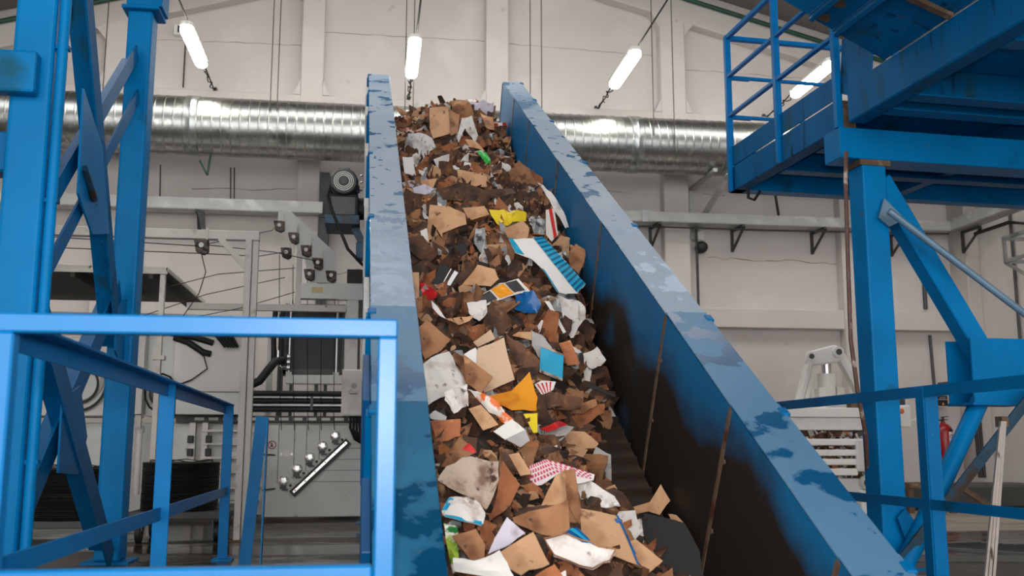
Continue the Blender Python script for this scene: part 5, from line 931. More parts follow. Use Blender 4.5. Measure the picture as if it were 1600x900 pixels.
SCRAP=[('kraft',0.456,8.794,0.517,0.15,-0.98,0.1,0.132,0.63),('paper',0.5,8.582,0.52,-0.26,-0.82,0.51,0.167,1.0),('tan',0.935,3.756,0.428,0.39,-0.88,0.28,0.087,0.57),('mid',0.819,3.594,0.447,0.37,-0.78,0.5,0.169,0.68),('mid',0.969,11.884,0.741,-0.38,-0.78,0.5,0.11,0.57),('mid',0.419,11.904,0.57,0.51,-0.71,0.49,0.254,0.86),('dark',0.755,4.095,0.452,-0.47,-0.82,0.33,0.104,0.53),('mid',0.646,9.782,0.518,0.24,-0.87,0.44,0.105,0.89),('white',1.384,10.873,0.402,0.11,-0.84,0.54,0.133,0.49),('dark',0.643,8.515,0.531,-0.47,-0.64,0.61,0.142,0.9),('film',0.43,3.664,0.504,0.39,-0.88,0.26,0.17,0.51),('white',0.901,9.993,0.516,0.03,-0.94,0.34,0.108,1.0),('mid',1.384,10.352,0.425,0.41,-0.9,0.14,0.237,0.57),('kraft',0.372,11.663,0.557,-0.33,-0.79,0.52,0.157,0.91),('dark',0.934,10.389,0.497,0.41,-0.73,0.55,0.219,0.6),('mid',0.423,11.457,0.567,0.48,-0.86,0.17,0.103,0.79),('mid',1.144,5.501,0.074,-0.33,-0.91,0.26,0.224,0.94),('dark',1.364,12.017,0.516,-0.5,-0.67,0.56,0.123,0.71),('kraft',0.506,3.852,0.499,-0.5,-0.74,0.44,0.185,0.89),('mid',0.749,10.506,0.5,-0.09,-0.87,0.49,0.223,0.49),('paper',0.328,11.263,0.539,0.1,-0.93,0.34,0.227,0.49),('tan',0.342,3.84,0.504,-0.48,-0.85,0.21,0.139,0.95),('tan',0.363,11.027,0.521,0.35,-0.77,0.54,0.118,0.49),('mid',1.051,5.334,0.186,0.43,-0.72,0.54,0.095,0.65),('mid',0.879,9.776,0.531,-0.17,-0.89,0.42,0.115,0.86),('mid',1.388,3.927,0.221,-0.41,-0.8,0.44,0.214,0.94),('dark',0.969,10.698,0.491,0.27,-0.76,0.59,0.106,0.96),('dark',0.661,3.659,0.473,-0.24,-0.8,0.55,0.141,0.9),('tan',1.078,3.533,0.404,0.07,-0.76,0.65,0.138,0.7),('dark',0.746,10.273,0.5,0.26,-0.89,0.38,0.258,0.86),('mid',0.352,8.604,0.51,-0.02,-0.88,0.48,0.132,0.74),('paper',0.643,4.007,0.476,0.07,-0.88,0.46,0.168,0.8),('paper',0.502,9.611,0.515,0.5,-0.78,0.38,0.171,0.94),('kraft',1.203,3.748,0.344,-0.14,-0.92,0.38,0.138,0.48),('film',1.187,4.051,0.34,0.62,-0.77,0.17,0.142,0.83),('white',0.652,3.804,0.475,-0.04,-0.79,0.61,0.153,0.64),('tan',1.282,3.904,0.295,0.13,-0.85,0.52,0.121,0.73),('dark',0.518,3.59,0.497,0.24,-0.84,0.48,0.128,0.62),('mid',0.742,3.689,0.46,-0.31,-0.88,0.35,0.087,0.63),('dark',1.436,4.118,0.151,0.06,-0.87,0.5,0.121,0.66),('tan',1.415,8.708,0.54,0.21,-0.83,0.52,0.138,0.49),('tan',1.186,11.88,0.703,-0.54,-0.82,0.19,0.113,0.73),('mid',0.761,3.896,0.456,0.46,-0.75,0.48,0.082,0.81),('mid',0.487,3.982,0.5,-0.57,-0.78,0.25,0.09,0.89),('lilac',0.371,9.347,0.511,0.36,-0.89,0.28,0.176,0.61),('mid',0.849,12.098,0.59,-0.42,-0.76,0.5,0.259,0.77),('dark',0.652,10.147,0.502,0.03,-0.93,0.37,0.114,0.7),('mid',1.429,10.644,0.383,-0.29,-0.8,0.52,0.111,0.76),('kraft',0.698,11.555,0.647,0.52,-0.8,0.3,0.276,0.6),('tan',1.315,9.749,0.526,-0.38,-0.77,0.51,0.136,0.51),('paper',1.056,4.028,0.404,0.56,-0.81,0.15,0.08,0.75),('tan',0.544,5.087,0.412,-0.52,-0.76,0.4,0.15,0.49),('tan',0.558,10.066,0.504,-0.57,-0.8,0.18,0.138,0.99),('dark',0.771,11.706,0.687,0.38,-0.81,0.45,0.143,0.53),('paper',0.819,10.776,0.499,0.11,-0.84,0.54,0.143,0.48),('mid',1.284,4.123,0.266,-0.4,-0.79,0.46,0.112,0.83),('paper',1.406,8.827,0.546,-0.53,-0.75,0.4,0.114,0.48),('mid',0.354,3.982,0.5,0.0,-0.88,0.47,0.148,0.67),('mid',0.496,3.73,0.5,0.5,-0.86,0.09,0.09,0.79),('dark',1.353,3.738,0.261,0.15,-0.91,0.38,0.21,0.53),('paper',1.107,3.981,0.396,-0.07,-0.8,0.6,0.089,0.9),('mid',1.165,9.728,0.542,0.15,-0.87,0.46,0.114,0.94),('paper',0.314,11.38,0.546,-0.53,-0.76,0.39,0.11,0.54),('dark',1.275,10.283,0.459,0.39,-0.88,0.26,0.203,0.96),('dark',1.291,8.901,0.561,0.33,-0.79,0.52,0.216,0.77),('tan',0.709,10.863,0.514,0.15,-0.8,0.57,0.104,0.54),('dark',0.871,4.039,0.436,-0.17,-0.89,0.42,0.108,0.49),('mid',0.795,10.079,0.507,-0.33,-0.8,0.5,0.172,0.71),('kraft',1.264,3.545,0.316,-0.16,-0.82,0.55,0.132,0.46),('tan',0.49,10.088,0.502,0.52,-0.69,0.5,0.109,0.7),('mid',0.507,12.027,0.527,0.22,-0.91,0.35,0.142,0.5),('mid',0.956,3.89,0.424,-0.49,-0.87,0.09,0.165,0.47),('mid',0.298,8.021,0.502,-0.16,-0.76,0.62,0.116,0.73),('mid',0.836,3.788,0.444,0.43,-0.82,0.38,0.135,0.6),('dark',1.089,9.22,0.572,0.26,-0.79,0.56,0.174,0.7),('black',0.722,7.486,0.491,-0.4,-0.72,0.57,0.201,0.46),('mid',1.096,3.74,0.401,-0.19,-0.93,0.33,0.094,0.84),('tan',0.705,3.941,0.466,-0.21,-0.97,0.11,0.104,0.93),('paper',0.789,9.859,0.521,0.08,-0.72,0.69,0.111,0.58),('paper',0.304,3.636,0.512,0.17,-0.81,0.56,0.168,0.6),('mid',1.003,12.061,0.627,0.44,-0.85,0.28,0.245,0.88),('mid',1.284,4.263,0.24,0.33,-0.68,0.65,0.091,0.92),('kraft',1.279,12.023,0.565,0.49,-0.81,0.33,0.105,0.63),('dark',0.392,10.209,0.493,-0.56,-0.68,0.47,0.14,0.69),('mid',1.309,3.665,0.289,0.15,-0.85,0.5,0.102,0.95),('beige',0.514,11.44,0.586,-0.07,-0.87,0.49,0.127,0.7),('paper',0.669,9.964,0.511,0.49,-0.87,0.09,0.213,1.0),('kraft',1.218,3.922,0.331,0.52,-0.66,0.54,0.092,0.81),('tan',0.609,10.25,0.5,0.03,-0.97,0.23,0.117,0.91),('mid',1.435,11.421,0.467,-0.01,-0.76,0.65,0.11,0.85),('mid',0.797,10.638,0.5,-0.29,-0.88,0.38,0.175,0.64),('grey',1.312,10.508,0.434,-0.05,-0.81,0.58,0.159,0.77),('tan',1.348,9.975,0.487,-0.29,-0.94,0.19,0.154,0.8),('film',0.867,9.629,0.54,-0.24,-0.82,0.53,0.112,0.74),('mid',1.431,11.974,0.468,0.09,-0.85,0.52,0.105,0.79),('mid',1.285,10.726,0.426,-0.16,-0.77,0.62,0.157,0.76),('dark',0.578,11.778,0.624,-0.37,-0.77,0.53,0.228,0.7),('kraft',0.675,11.982,0.617,0.11,-0.86,0.5,0.253,0.82),('dark',0.763,9.744,0.526,0.13,-0.91,0.4,0.108,0.8),('paper',1.35,4.06,0.237,-0.55,-0.72,0.41,0.127,0.6),('beige',0.98,3.663,0.42,0.51,-0.78,0.35,0.122,0.85),('dark',0.898,7.634,0.492,0.19,-0.79,0.58,0.139,0.73),('mid',1.21,11.05,0.524,0.42,-0.75,0.51,0.163,0.55),('mid',1.415,10.164,0.434,-0.33,-0.85,0.41,0.128,0.54),('lilac',1.226,11.663,0.653,-0.35,-0.75,0.56,0.281,0.75),('dark',0.714,10.754,0.5,-0.18,-0.79,0.59,0.108,0.46),('tan',0.703,9.441,0.538,-0.69,-0.7,0.18,0.13,0.68),('kraft',1.363,4.326,0.169,0.19,-0.96,0.21,0.092,0.52),('mid',0.695,9.658,0.527,-0.17,-0.88,0.45,0.119,0.69),('mid',0.545,7.513,0.498,-0.13,-0.86,0.5,0.129,0.55),('mid',1.126,3.861,0.385,-0.43,-0.68,0.59,0.151,0.52),('dark',1.325,11.079,0.481,0.44,-0.74,0.51,0.126,0.49),('red',0.425,11.274,0.553,0.08,-0.82,0.56,0.111,0.89),('tan',0.688,3.501,0.469,0.11,-0.9,0.42,0.163,0.91),('black',0.613,7.674,0.499,0.1,-0.73,0.68,0.147,0.59),('paper',1.088,9.365,0.577,0.63,-0.68,0.37,0.149,0.86),('film',0.88,11.98,0.675,0.0,-0.76,0.66,0.137,0.6),('tan',0.581,11.573,0.612,-0.43,-0.89,0.12,0.148,0.91),('grey',1.336,4.129,0.231,-0.36,-0.9,0.26,0.083,0.92),('dark',0.539,9.978,0.507,0.17,-0.92,0.37,0.124,0.83),('tan',1.339,8.711,0.554,-0.13,-0.98,0.12,0.11,0.75),('paper',1.144,8.611,0.55,-0.05,-0.99,0.16,0.164,0.8),('dark',0.826,3.879,0.446,0.05,-0.86,0.52,0.11,0.59),('tan',1.181,7.81,0.497,-0.22,-0.86,0.46,0.176,0.75),('kraft',0.908,10.143,0.504,0.22,-0.71,0.67,0.144,0.54),('lilac',1.417,4.555,0.076,0.62,-0.6,0.5,0.129,0.62),('paper',0.932,10.256,0.499,-0.39,-0.8,0.46,0.118,0.84),('dark',0.895,5.429,0.273,-0.41,-0.84,0.35,0.161,0.83),('paper',1.223,9.956,0.507,-0.08,-0.89,0.45,0.22,0.88),('mid',0.75,11.813,0.691,0.74,-0.61,0.27,0.115,0.8),('film',1.07,12.046,0.644,-0.16,-0.8,0.58,0.132,0.7),('mid',0.738,3.61,0.46,0.32,-0.8,0.51,0.09,0.52),('mid',0.6,3.747,0.483,-0.17,-0.79,0.59,0.094,0.93),('dark',0.486,11.758,0.59,0.68,-0.72,0.11,0.116,1.0),('paper',1.095,11.889,0.758,0.33,-0.76,0.56,0.155,0.67),('grey',0.973,10.564,0.493,-0.2,-0.88,0.43,0.124,0.83),('dark',1.356,4.25,0.191,0.3,-0.82,0.48,0.086,0.99),('tan',1.431,11.247,0.443,-0.01,-0.79,0.62,0.104,0.81),('mid',0.488,4.041,0.497,-0.31,-0.88,0.35,0.083,0.54),('mid',0.296,10.232,0.487,0.55,-0.81,0.17,0.139,0.77),('mid',1.252,10.111,0.482,-0.22,-0.8,0.56,0.161,0.9),('kraft',0.715,8.73,0.542,0.11,-0.81,0.58,0.105,0.64),('mid',1.169,3.523,0.365,0.5,-0.79,0.35,0.103,0.89),('mid',0.332,11.938,0.522,0.42,-0.77,0.48,0.121,1.0),('mid',1.361,11.207,0.493,-0.01,-0.74,0.68,0.138,0.73),('mid',1.441,10.057,0.444,-0.38,-0.68,0.63,0.125,0.78),('paper',0.416,11.782,0.57,-0.53,-0.82,0.22,0.134,0.7),('white',0.419,4.033,0.498,0.66,-0.7,0.28,0.079,0.71),('black',0.447,8.695,0.516,0.26,-0.76,0.6,0.128,0.71),('paper',0.512,9.778,0.511,-0.5,-0.85,0.15,0.212,0.58),('film',1.318,10.932,0.445,-0.03,-0.97,0.24,0.111,0.93),('black',0.502,11.089,0.539,-0.23,-0.9,0.36,0.136,0.82),('white',1.059,10.645,0.487,-0.13,-0.93,0.34,0.119,0.78),('tan',0.568,11.901,0.627,0.19,-0.95,0.23,0.112,0.81),('grey',0.942,4.006,0.426,-0.14,-0.82,0.56,0.099,0.72),('mid',0.648,7.549,0.496,0.49,-0.66,0.57,0.109,0.51),('tan',0.514,9.891,0.508,0.34,-0.82,0.46,0.115,0.84),('tan',0.588,4.039,0.483,0.4,-0.81,0.44,0.1,0.45),('dark',0.286,9.519,0.502,0.07,-0.86,0.51,0.108,0.99),('kraft',0.273,11.064,0.518,-0.38,-0.83,0.42,0.107,0.58),('dark',0.576,3.526,0.487,-0.44,-0.67,0.6,0.087,0.83),('dark',0.523,6.344,0.466,0.12,-0.95,0.29,0.121,0.66),('kraft',0.76,3.519,0.457,0.41,-0.84,0.35,0.092,0.81),('dark',1.363,9.855,0.502,0.62,-0.72,0.31,0.104,0.89),('beige',1.42,3.865,0.198,0.15,-0.7,0.7,0.087,0.58),('dark',1.171,10.659,0.464,-0.49,-0.72,0.49,0.176,0.64),('beige',1.202,3.85,0.342,0.23,-0.85,0.47,0.096,0.85),('tan',0.75,11.967,0.655,-0.2,-0.8,0.57,0.124,0.9),('mid',0.323,8.463,0.507,-0.44,-0.79,0.43,0.167,0.87),('dark',0.414,3.835,0.502,-0.32,-0.89,0.33,0.1,0.58),('grey',1.249,3.671,0.32,-0.39,-0.91,0.13,0.094,0.61),('white',0.802,11.928,0.701,0.48,-0.71,0.51,0.103,0.46),('dark',0.986,11.972,0.691,-0.52,-0.69,0.5,0.121,0.45),('dark',1.307,11.731,0.61,0.42,-0.86,0.29,0.107,0.76),('tan',0.318,6.524,0.493,-0.55,-0.71,0.43,0.137,0.54),('film',1.024,3.533,0.413,-0.27,-0.8,0.54,0.09,0.65),('mid',0.978,3.572,0.42,0.04,-0.93,0.35,0.079,0.82),('kraft',1.335,9.005,0.565,0.65,-0.69,0.33,0.112,0.66),('tan',0.536,11.215,0.562,0.33,-0.85,0.42,0.15,0.54),('mid',1.305,4.343,0.209,0.16,-0.8,0.58,0.108,0.58),('dark',0.612,3.682,0.481,-0.46,-0.71,0.54,0.08,0.92),('dark',0.817,8.195,0.526,-0.35,-0.74,0.57,0.104,0.89),('dark',0.532,11.327,0.578,0.01,-0.99,0.17,0.144,0.51),('mid',0.726,9.938,0.514,0.34,-0.86,0.38,0.103,0.59),('film',1.149,3.732,0.373,-0.01,-0.86,0.51,0.103,0.69),('mid',0.368,8.278,0.507,0.09,-0.94,0.34,0.199,0.57),('tan',0.502,11.576,0.588,-0.45,-0.75,0.48,0.122,0.7),('film',1.25,11.182,0.545,0.06,-0.81,0.59,0.132,0.73),('dark',1.378,10.782,0.39,-0.39,-0.78,0.48,0.104,0.87),('dark',0.433,3.501,0.506,-0.08,-0.95,0.31,0.084,0.61),('mid',0.287,3.855,0.505,-0.6,-0.77,0.22,0.092,0.9),('dark',0.327,8.115,0.503,0.48,-0.82,0.32,0.107,0.81),('lilac',0.356,3.655,0.509,-0.29,-0.91,0.29,0.089,0.85),('dark',0.311,11.844,0.536,0.03,-0.86,0.5,0.111,0.54),('mid',1.418,10.973,0.405,-0.42,-0.84,0.36,0.106,0.98),('dark',0.3,11.462,0.544,0.08,-0.86,0.5,0.114,0.92),('beige',0.879,10.596,0.497,-0.13,-0.81,0.58,0.146,0.88),('dark',1.244,8.627,0.551,-0.5,-0.73,0.46,0.143,0.79),('kraft',1.271,10.388,0.453,0.17,-0.88,0.44,0.145,0.54),('dark',0.977,4.099,0.412,-0.33,-0.83,0.46,0.099,0.64),('dark',1.213,10.799,0.444,-0.14,-0.79,0.6,0.128,0.9),('mid',0.808,10.247,0.5,-0.42,-0.71,0.56,0.114,0.87),('paper',0.279,11.166,0.526,0.04,-0.87,0.49,0.109,0.99),('mid',1.431,4.316,0.114,-0.35,-0.86,0.37,0.101,0.99),('kraft',0.548,6.906,0.484,0.42,-0.9,0.13,0.114,0.63)]
# ================================================================ waste paper on the belt
HN = HEAP_N
def heap_n(x, s):
    x = min(max(x, HX[0]), HX[-1]); s = min(max(s, HS[0]), HS[-1]); i = j = 0
    while i < len(HS)-2 and s > HS[i+1]: i += 1
    while j < len(HX)-2 and x > HX[j+1]: j += 1
    a = (s-HS[i])/(HS[i+1]-HS[i]); b = (x-HX[j])/(HX[j+1]-HX[j])
    return (HN[i][j]*(1-a)+HN[i+1][j]*a)*(1-b)+(HN[i][j+1]*(1-a)+HN[i+1][j+1]*a)*b
en_ = RC @ V((0, 0, 1)); ex_ = RC @ V((1, 0, 0)); es_ = RC @ V((0, 1, 0))
class Sheet:
    """one bent sheet of card or paper: planar outline, fold and crumple relief, real thickness"""
    def __init__(s, poly, N, crumple, seed, thick=.004, cuts=3):
        s.N = V(N).normalized(); s.p = [V(p) for p in poly]; s.c = sum(s.p, V()) / len(s.p)
        s.size = max((p - s.c).length for p in s.p); rnd = random.Random(seed); s.k = crumple
        s.u = (s.p[0] - s.c); s.u = (s.u - s.N*s.u.dot(s.N)).normalized(); s.w = s.N.cross(s.u)
        a = rnd.uniform(0, 6.28); s.fd = s.u*math.cos(a) + s.w*math.sin(a); s.f0 = rnd.uniform(-.35, .35)*s.size
        s.fa = crumple*rnd.uniform(.25, .9)*rnd.choice((-1, 1)); b = rnd.uniform(0, 6.28); s.cd = s.u*math.cos(b) + s.w*math.sin(b)
        s.ca = rnd.uniform(-.5, .5)*(.25 + crumple)/s.size; s.off = V((rnd.uniform(0, 99), rnd.uniform(0, 99), 0)); g = rnd.uniform(0, 6.28); s.gd = s.u*math.cos(g) + s.w*math.sin(g); s.g0 = rnd.uniform(-.5, .5)*s.size; s.ga = crumple*rnd.uniform(-.9, .9); s.thick = thick; s.cuts = cuts
    def disp(s, p):
        d = p - s.c; t = d.dot(s.fd) - s.f0
        z = s.fa*max(t, 0) + s.ga*max(d.dot(s.gd) - s.g0, 0) + s.ca*d.dot(s.cd)**2
        q = V((d.dot(s.u), d.dot(s.w), 0))*(2.2/s.size)
        z += s.k*s.size*.34*noise.noise(q + s.off) + s.k*s.size*.16*noise.noise(q*2.7 + s.off)
        return p + s.N*z
    def mesh(s, name, mt):
        bm = bmesh.new(); f = bm.faces.new([bm.verts.new(p) for p in s.p])
        bmesh.ops.triangulate(bm, faces=[f]); bmesh.ops.subdivide_edges(bm, edges=bm.edges[:], cuts=s.cuts, use_grid_fill=True)
        for v in bm.verts:
            if v.is_boundary:
                j = (noise.noise((v.co - s.c)*60 + s.off))*.05*s.size*(.4 + s.k); v.co += (v.co - s.c).normalized()*j
        for v in bm.verts: v.co = s.disp(v.co) - s.c
        bmesh.ops.recalc_face_normals(bm, faces=bm.faces)
        bmesh.ops.solidify(bm, geom=bm.faces[:], thickness=s.thick)
        me = bpy.data.meshes.new(name); bm.to_mesh(me); bm.free(); me.materials.append(M[mt]); me.polygons.foreach_set('use_smooth', [True]*len(me.polygons)); me.set_sharp_from_angle(angle=R(38)); return me
    def obj(s, name, mt, label, cat, group=None):
        o = bpy.data.objects.new(name, s.mesh(name, mt)); o.location = s.c; C.objects.link(o); MW[o] = Matrix.Translation(s.c)
        return tag(o, label, cat, group)
    def print(s, par, quads, mt, name, n=4, lift=.0035):
        mb = MB()
        for A, B, Cc, Dd in quads:
            A, B, Cc, Dd = map(V, (A, B, Cc, Dd)); vs = []
            for i in range(n+1):
                for j in range(n+1):
                    a, b = i/n, j/n; vs.append(s.disp((A*(1-a)+B*a)*(1-b) + (Dd*(1-a)+Cc*a)*b) + s.N*(lift + s.thick) - s.c)
            mb.add(vs, [(i*(n+1)+j, (i+1)*(n+1)+j, (i+1)*(n+1)+j+1, i*(n+1)+j+1) for i in range(n) for j in range(n)])
        me = bpy.data.meshes.new(name); me.from_pydata([tuple(v) for v in mb.v], [], mb.f); me.materials.append(M[mt])
        o = bpy.data.objects.new(name, me); C.objects.link(o); o.parent = par; return o
THIN = ('paper', 'plastic_bag', 'plastic_film', 'plastic_wrap')
GRP = 'distinct pieces lying on the waste pile'
for k, (nm, lb, ct, mt, cr, poly, N) in enumerate(PIECES):
    mt2 = 'blackboard' if mt == 'black' else mt
    s = Sheet(poly, N, cr, k, .0018 if nm.startswith(THIN) else .0045, 3 if len(poly) < 7 else 2)
    o = s.obj(nm, mt2, lb, ct); p = s.p
    if nm == 'striped_carton':
        a0, a1, b0, b1 = p[1], p[5], p[2], p[4]       # printed border: inner line a, outer line b
        b1 = p[4]; s.print(o, [(a0, a1, b1, b0)], 'cyan', 'printed_border', 10)
        qs = []
        for i in range(13):
            t = (i+.25)/13; t2 = (i+.68)/13; qs.append((a0.lerp(a1, t), a0.lerp(a1, t2), b0.lerp(b1, t2), b0.lerp(b1, t)))
        s.print(o, qs, 'cyandk', 'dark_stripes', 3, .006)
        s.print(o, [(p[0], p[0].lerp(p[1], .16), p[11].lerp(p[10], .55).lerp(p[1], .05), p[11])], 'cyan', 'printed_edge', 4)
        s.print(o, [(p[9], p[9].lerp(a1, .07), p[7].lerp(p[6], .25), p[7])], 'cyan', 'printed_edge', 6)
    elif nm == 'printed_label':
        def L_(t, e): return p[0].lerp(p[1], t).lerp(p[3].lerp(p[2], t), e)
        s.print(o, [(L_(.04, .1), L_(.3, .1), L_(.3, .9), L_(.04, .9)), (L_(.66, .08), L_(.92, .08), L_(.9, .9), L_(.66, .9))], 'printgrey', 'black_blocks')
        s.print(o, [(L_(.34, .05), L_(.63, .05), L_(.63, .95), L_(.34, .95))], 'printorange', 'orange_block')
    elif lb.startswith('bright cyan'):
        s.print(o, [(p[0], p[1], p[1].lerp(p[2], .07), p[0].lerp(p[3], .07)), (p[3], p[2], p[2].lerp(p[1], .1), p[3].lerp(p[0], .1))], 'soiled', 'pale_border')
    elif mt == 'redstripe':
        s.print(o, [(p[0].lerp(p[1], .35), p[0].lerp(p[1], .72), p[3].lerp(p[2], .78), p[3].lerp(p[2], .35))], 'printred', 'red_stripe')
    elif mt == 'pinkcheck':
        if len(p) == 8:
            top = [p[0], p[1], p[2]]; bot = [p[7], p[5], p[3]]; qs = []
            def on(c, t): return c[0].lerp(c[1], t*2) if t < .5 else c[1].lerp(c[2], t*2-1)
            for i in range(17):
                for e in range(4):
                    t = (i + (.5 if e % 2 else 0))/17.5; t2 = t + .5/17.5
                    if t2 > 1: continue
                    A, B = on(top, t), on(top, t2); Cc, Dd = on(bot, t2), on(bot, t); lo, hi = e/4+.03, e/4+.2
                    qs.append((A.lerp(Dd, lo), B.lerp(Cc, lo), B.lerp(Cc, hi), A.lerp(Dd, hi)))
            s.print(o, qs, 'printpink', 'zigzag_print', 1)
        else:
            s.print(o, [(p[0].lerp(p[2], t), p[0].lerp(p[2], t+.08), p[4].lerp(p[3], t+.08), p[4].lerp(p[3], t)) for t in (.1, .3, .5, .7)], 'printred', 'pink_stripes', 2)
    elif lb.startswith('white crumpled bag with turq'):
        s.print(o, [(p[0], p[1], p[1].lerp(p[3], .12), p[0].lerp(p[3], .12)), (p[5], p[4], p[4].lerp(p[2], .14), p[5].lerp(p[1], .14))], 'cyan', 'turquoise_edge')
    elif nm == 'paper_tray':
        ring = [s.disp(a.lerp(b, t)) + s.N*.012 for a, b in zip(p, p[1:]+p[:1]) for t in (0, .33, .66)]
        MB().tube(ring, .003, 6, True).build('rim', 'mid', o, smooth=True)
    elif lb.startswith('large plain brown'):
        s.print(o, [(p[1], p[2], p[2].lerp(p[3], .05), p[1].lerp(p[0], .07))], 'bluebag', 'blue_edging', 5)
    elif nm == 'plastic_crate':
        s.print(o, [(p[2].lerp(p[1], .1), p[2].lerp(p[1], .3), p[3].lerp(p[0], .3), p[3].lerp(p[0], .1)), (p[2].lerp(p[1], .45), p[2].lerp(p[1], .5), p[3].lerp(p[0], .5), p[3].lerp(p[0], .45))], 'white', 'white_marks')
    elif lb.endswith('red edge at the left wall'):
        s.print(o, [(p[1].lerp(p[2], .5), p[2], p[2].lerp(p[3], .3), p[1].lerp(p[3], .6))], 'printred', 'red_edge')
    elif nm == 'carton_box':
        s.print(o, [(p[0].lerp(p[1], .3), p[0].lerp(p[1], .7), p[3].lerp(p[2], .6), p[3].lerp(p[2], .3))], 'signwhite' if mt == 'red' else 'cyan', 'label_patch')
ob = thing('open_carton', 'open tan carton with raised flaps in the lower middle of the pile', 'carton', tuple(V(CARTON[0][0][0])))
for k, (poly, N) in enumerate(CARTON):
    s = Sheet(poly, N, .06, 500+k, .005); o = bpy.data.objects.new(('side_panel', 'raised_flap', 'front_panel')[k], s.mesh('carton_panel', ('tan', 'mid', 'mid')[k]))
    C.objects.link(o); o.parent = ob; o.location = s.c - ob.location
# many look-alike scraps
LOOK = {'tan': ('pale tan', 'cardboard'), 'mid': ('brown', 'cardboard'), 'dark': ('dark brown', 'cardboard'), 'kraft': ('reddish brown', 'cardboard'), 'paper': ('dirty white', 'paper'),
        'grey': ('grey printed', 'paper'), 'beige': ('plain beige', 'cardboard'), 'white': ('clean white', 'paper'), 'film': ('glossy grey', 'plastic film'), 'lilac': ('lilac white', 'paper'), 'red': ('red', 'plastic film'), 'black': ('black', 'plastic film')}
def zone(x, s):
    a = 'crest' if s > 11 else 'below the crest' if s > 9.6 else 'upper middle' if s > 8 else 'middle' if s > 6.5 else 'lower middle' if s > 5.2 else 'bottom'
    return a + ' of the pile' * (a != 'below the crest') + (', left side' if x < .55 else ', right side' if x > 1.15 else ', centre')
made_scraps = {}
for k, (mt, x, s_, n, nx, ny, nz, size, asp) in enumerate(SCRAP):
    rnd = random.Random(1000+k); c = cw(x, s_, n); N = V((nx, ny, nz)).normalized()
    u = N.cross(V((0, 0, 1))).normalized(); w_ = N.cross(u); rot = rnd.uniform(-.7, .7); u, w_ = u*math.cos(rot)+w_*math.sin(rot), w_*math.cos(rot)-u*math.sin(rot)
    pts = []
    for (a, b) in ((-1, -1), (1, -1), (1, 1), (-1, 1)):
        if rnd.random() < .35: pts += [(a*rnd.uniform(.75, 1) - (.0 if a*b > 0 else a*.5), b*rnd.uniform(.75, 1) - (b*.5 if a*b > 0 else 0)), (a*rnd.uniform(.75, 1) - (a*.5 if a*b > 0 else 0), b*rnd.uniform(.75, 1) - (0 if a*b > 0 else b*.5))]
        else: pts.append((a*rnd.uniform(.7, 1.05), b*rnd.uniform(.7, 1.05)))
    poly = [c + u*(a*size*.5) + w_*(b*size*.5*asp) for a, b in pts]
    soft = LOOK[mt][1] != 'cardboard'
    cr = rnd.uniform(.5, .9) if soft else rnd.choice((.15, .35, .55, .75))
    look, cat = LOOK[mt]; shape = 'crumpled' if cr > .45 else 'bent' if cr > .2 else 'flat'
    big = 'large' if size > .2 else 'small'
    lb = f'{big} {shape} {look} {cat} scrap, {zone(x, s_)}'
    so = Sheet(poly, N, cr, 2000+k, .0018 if soft else .004, 3).obj(('paper' if cat == 'paper' else 'plastic' if cat != 'cardboard' else 'cardboard') + '_scrap', 'blackboard' if mt == 'black' else mt, lb, cat, lb[:60])
    made_scraps.setdefault(lb, []).append((-s_, so))
for lb, lst in made_scraps.items():
    if len(lst) > 1:
        lst.sort(key=lambda t: t[0])
        for k, (_, o) in enumerate(lst):
            o['label'] = lb + ', ' + ('topmost' if k == 0 else 'lowest' if k == len(lst)-1 else ('second', 'third', 'fourth', 'fifth', 'sixth', 'seventh')[k-1] + ' from top')
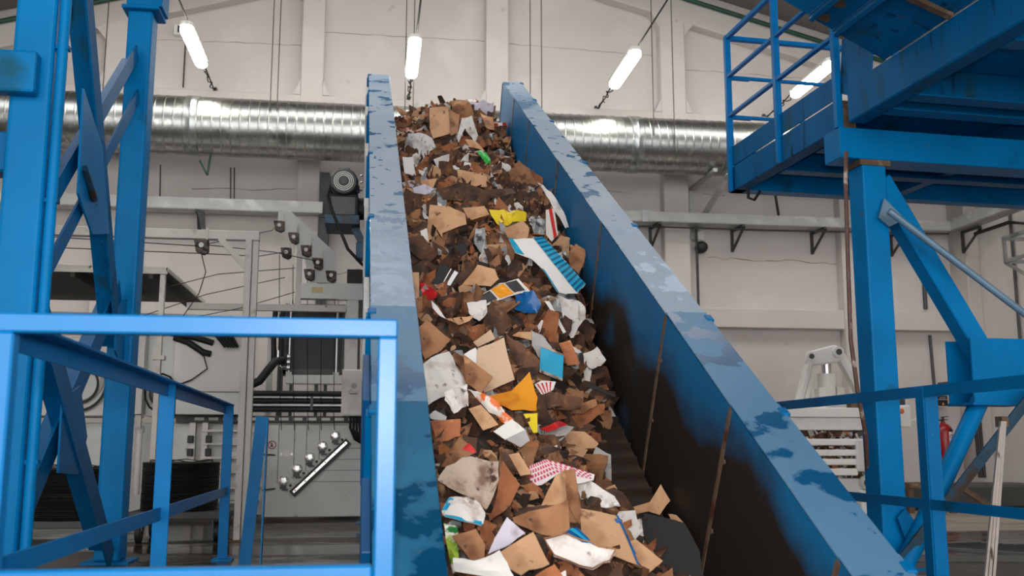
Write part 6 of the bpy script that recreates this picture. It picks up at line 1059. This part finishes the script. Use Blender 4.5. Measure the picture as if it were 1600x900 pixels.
# the uncountable shreds between them
random.seed(21)
mb = MB(); mi = []; nx_, ns_ = 14, 110
for i in range(ns_+1):
    for j in range(nx_+1):
        x = .212 + (1.498-.212)*j/nx_; s_ = 2.7 + (12.32-2.7)*i/ns_
        n = heap_n(x, s_) + .05*noise.noise(V((x*6, s_*6, 0))) + .03*noise.noise(V((x*17, s_*17, 3)))-.03
        mb.v.append(tuple(cw(x, s_, max(n, -.03))))
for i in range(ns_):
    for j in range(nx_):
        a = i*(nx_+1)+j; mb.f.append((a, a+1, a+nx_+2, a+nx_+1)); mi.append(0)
pool = [1]*8 + [2]*30 + [3]*64 + [4]*18 + [5]*5 + [6]*3 + [7]*4 + [8]*1
made = 0
while made < 5200:
    x = random.uniform(.25, 1.46); s_ = random.uniform(3.2, 12.25); n = heap_n(x, s_)
    if n < .015 and random.random() > .03: continue
    c = cw(x, s_, max(n, .03) + random.uniform(-.08, .005)); sz = random.choice((.035, .05, .07, .09, .12))*random.uniform(.7, 1.3)*(.75 if s_ < 5.5 else 1)
    N = (en_*random.uniform(.2, 1.3) + V((0, -1, -.1))*random.uniform(.2, 1) + ex_*random.uniform(-1, 1)).normalized()
    u = N.orthogonal().normalized(); w_ = N.cross(u); a = random.uniform(0, 6.28); u, w_ = u*math.cos(a)+w_*math.sin(a), w_*math.cos(a)-u*math.sin(a)
    h = sz*random.uniform(.2, .75); o3 = V((random.uniform(0, 50), random.uniform(0, 50), 0)); vv = []; amp = sz*random.uniform(.2, .9); cur = random.uniform(-1.6, 1.6); tw = random.uniform(-1.2, 1.2)
    for i in range(5):
        for j in range(3):
            a, b = i/2-1, j-1; e = 1 + .45*noise.noise(o3+V((a*3, b*3, 5))); b2 = b*(1 - .35*abs(a))
            p_ = c + u*(a*sz*(.9+.1*e)) + (w_*math.cos(tw*a) + N*math.sin(tw*a))*(b2*h*e) + N*(amp*noise.noise(o3+V((a*1.6, b*1.6, 0))) + cur*sz*.4*a*a)
            q_ = RC.transposed() @ (p_ - OC); q_.x = min(max(q_.x, .222), 1.488); vv.append(OC + RC @ q_)
    mb.add(vv, [(i*3+j, i*3+j+1, i*3+j+4, i*3+j+3) for i in range(4) for j in range(2)]); m_ = random.choice(pool); mi += [m_]*8; made += 1
me = bpy.data.meshes.new('shredded_waste'); me.from_pydata(mb.v, [], mb.f)
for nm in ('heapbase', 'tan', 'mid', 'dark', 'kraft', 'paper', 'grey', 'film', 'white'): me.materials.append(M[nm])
me.polygons.foreach_set('material_index', mi); me.polygons.foreach_set('use_smooth', [True]*len(me.polygons))
hs = bpy.data.objects.new('shredded_waste', me); C.objects.link(hs)
tag(hs, 'brown shredded waste paper filling the conveyor trough between larger pieces', 'waste paper', None, 'stuff')
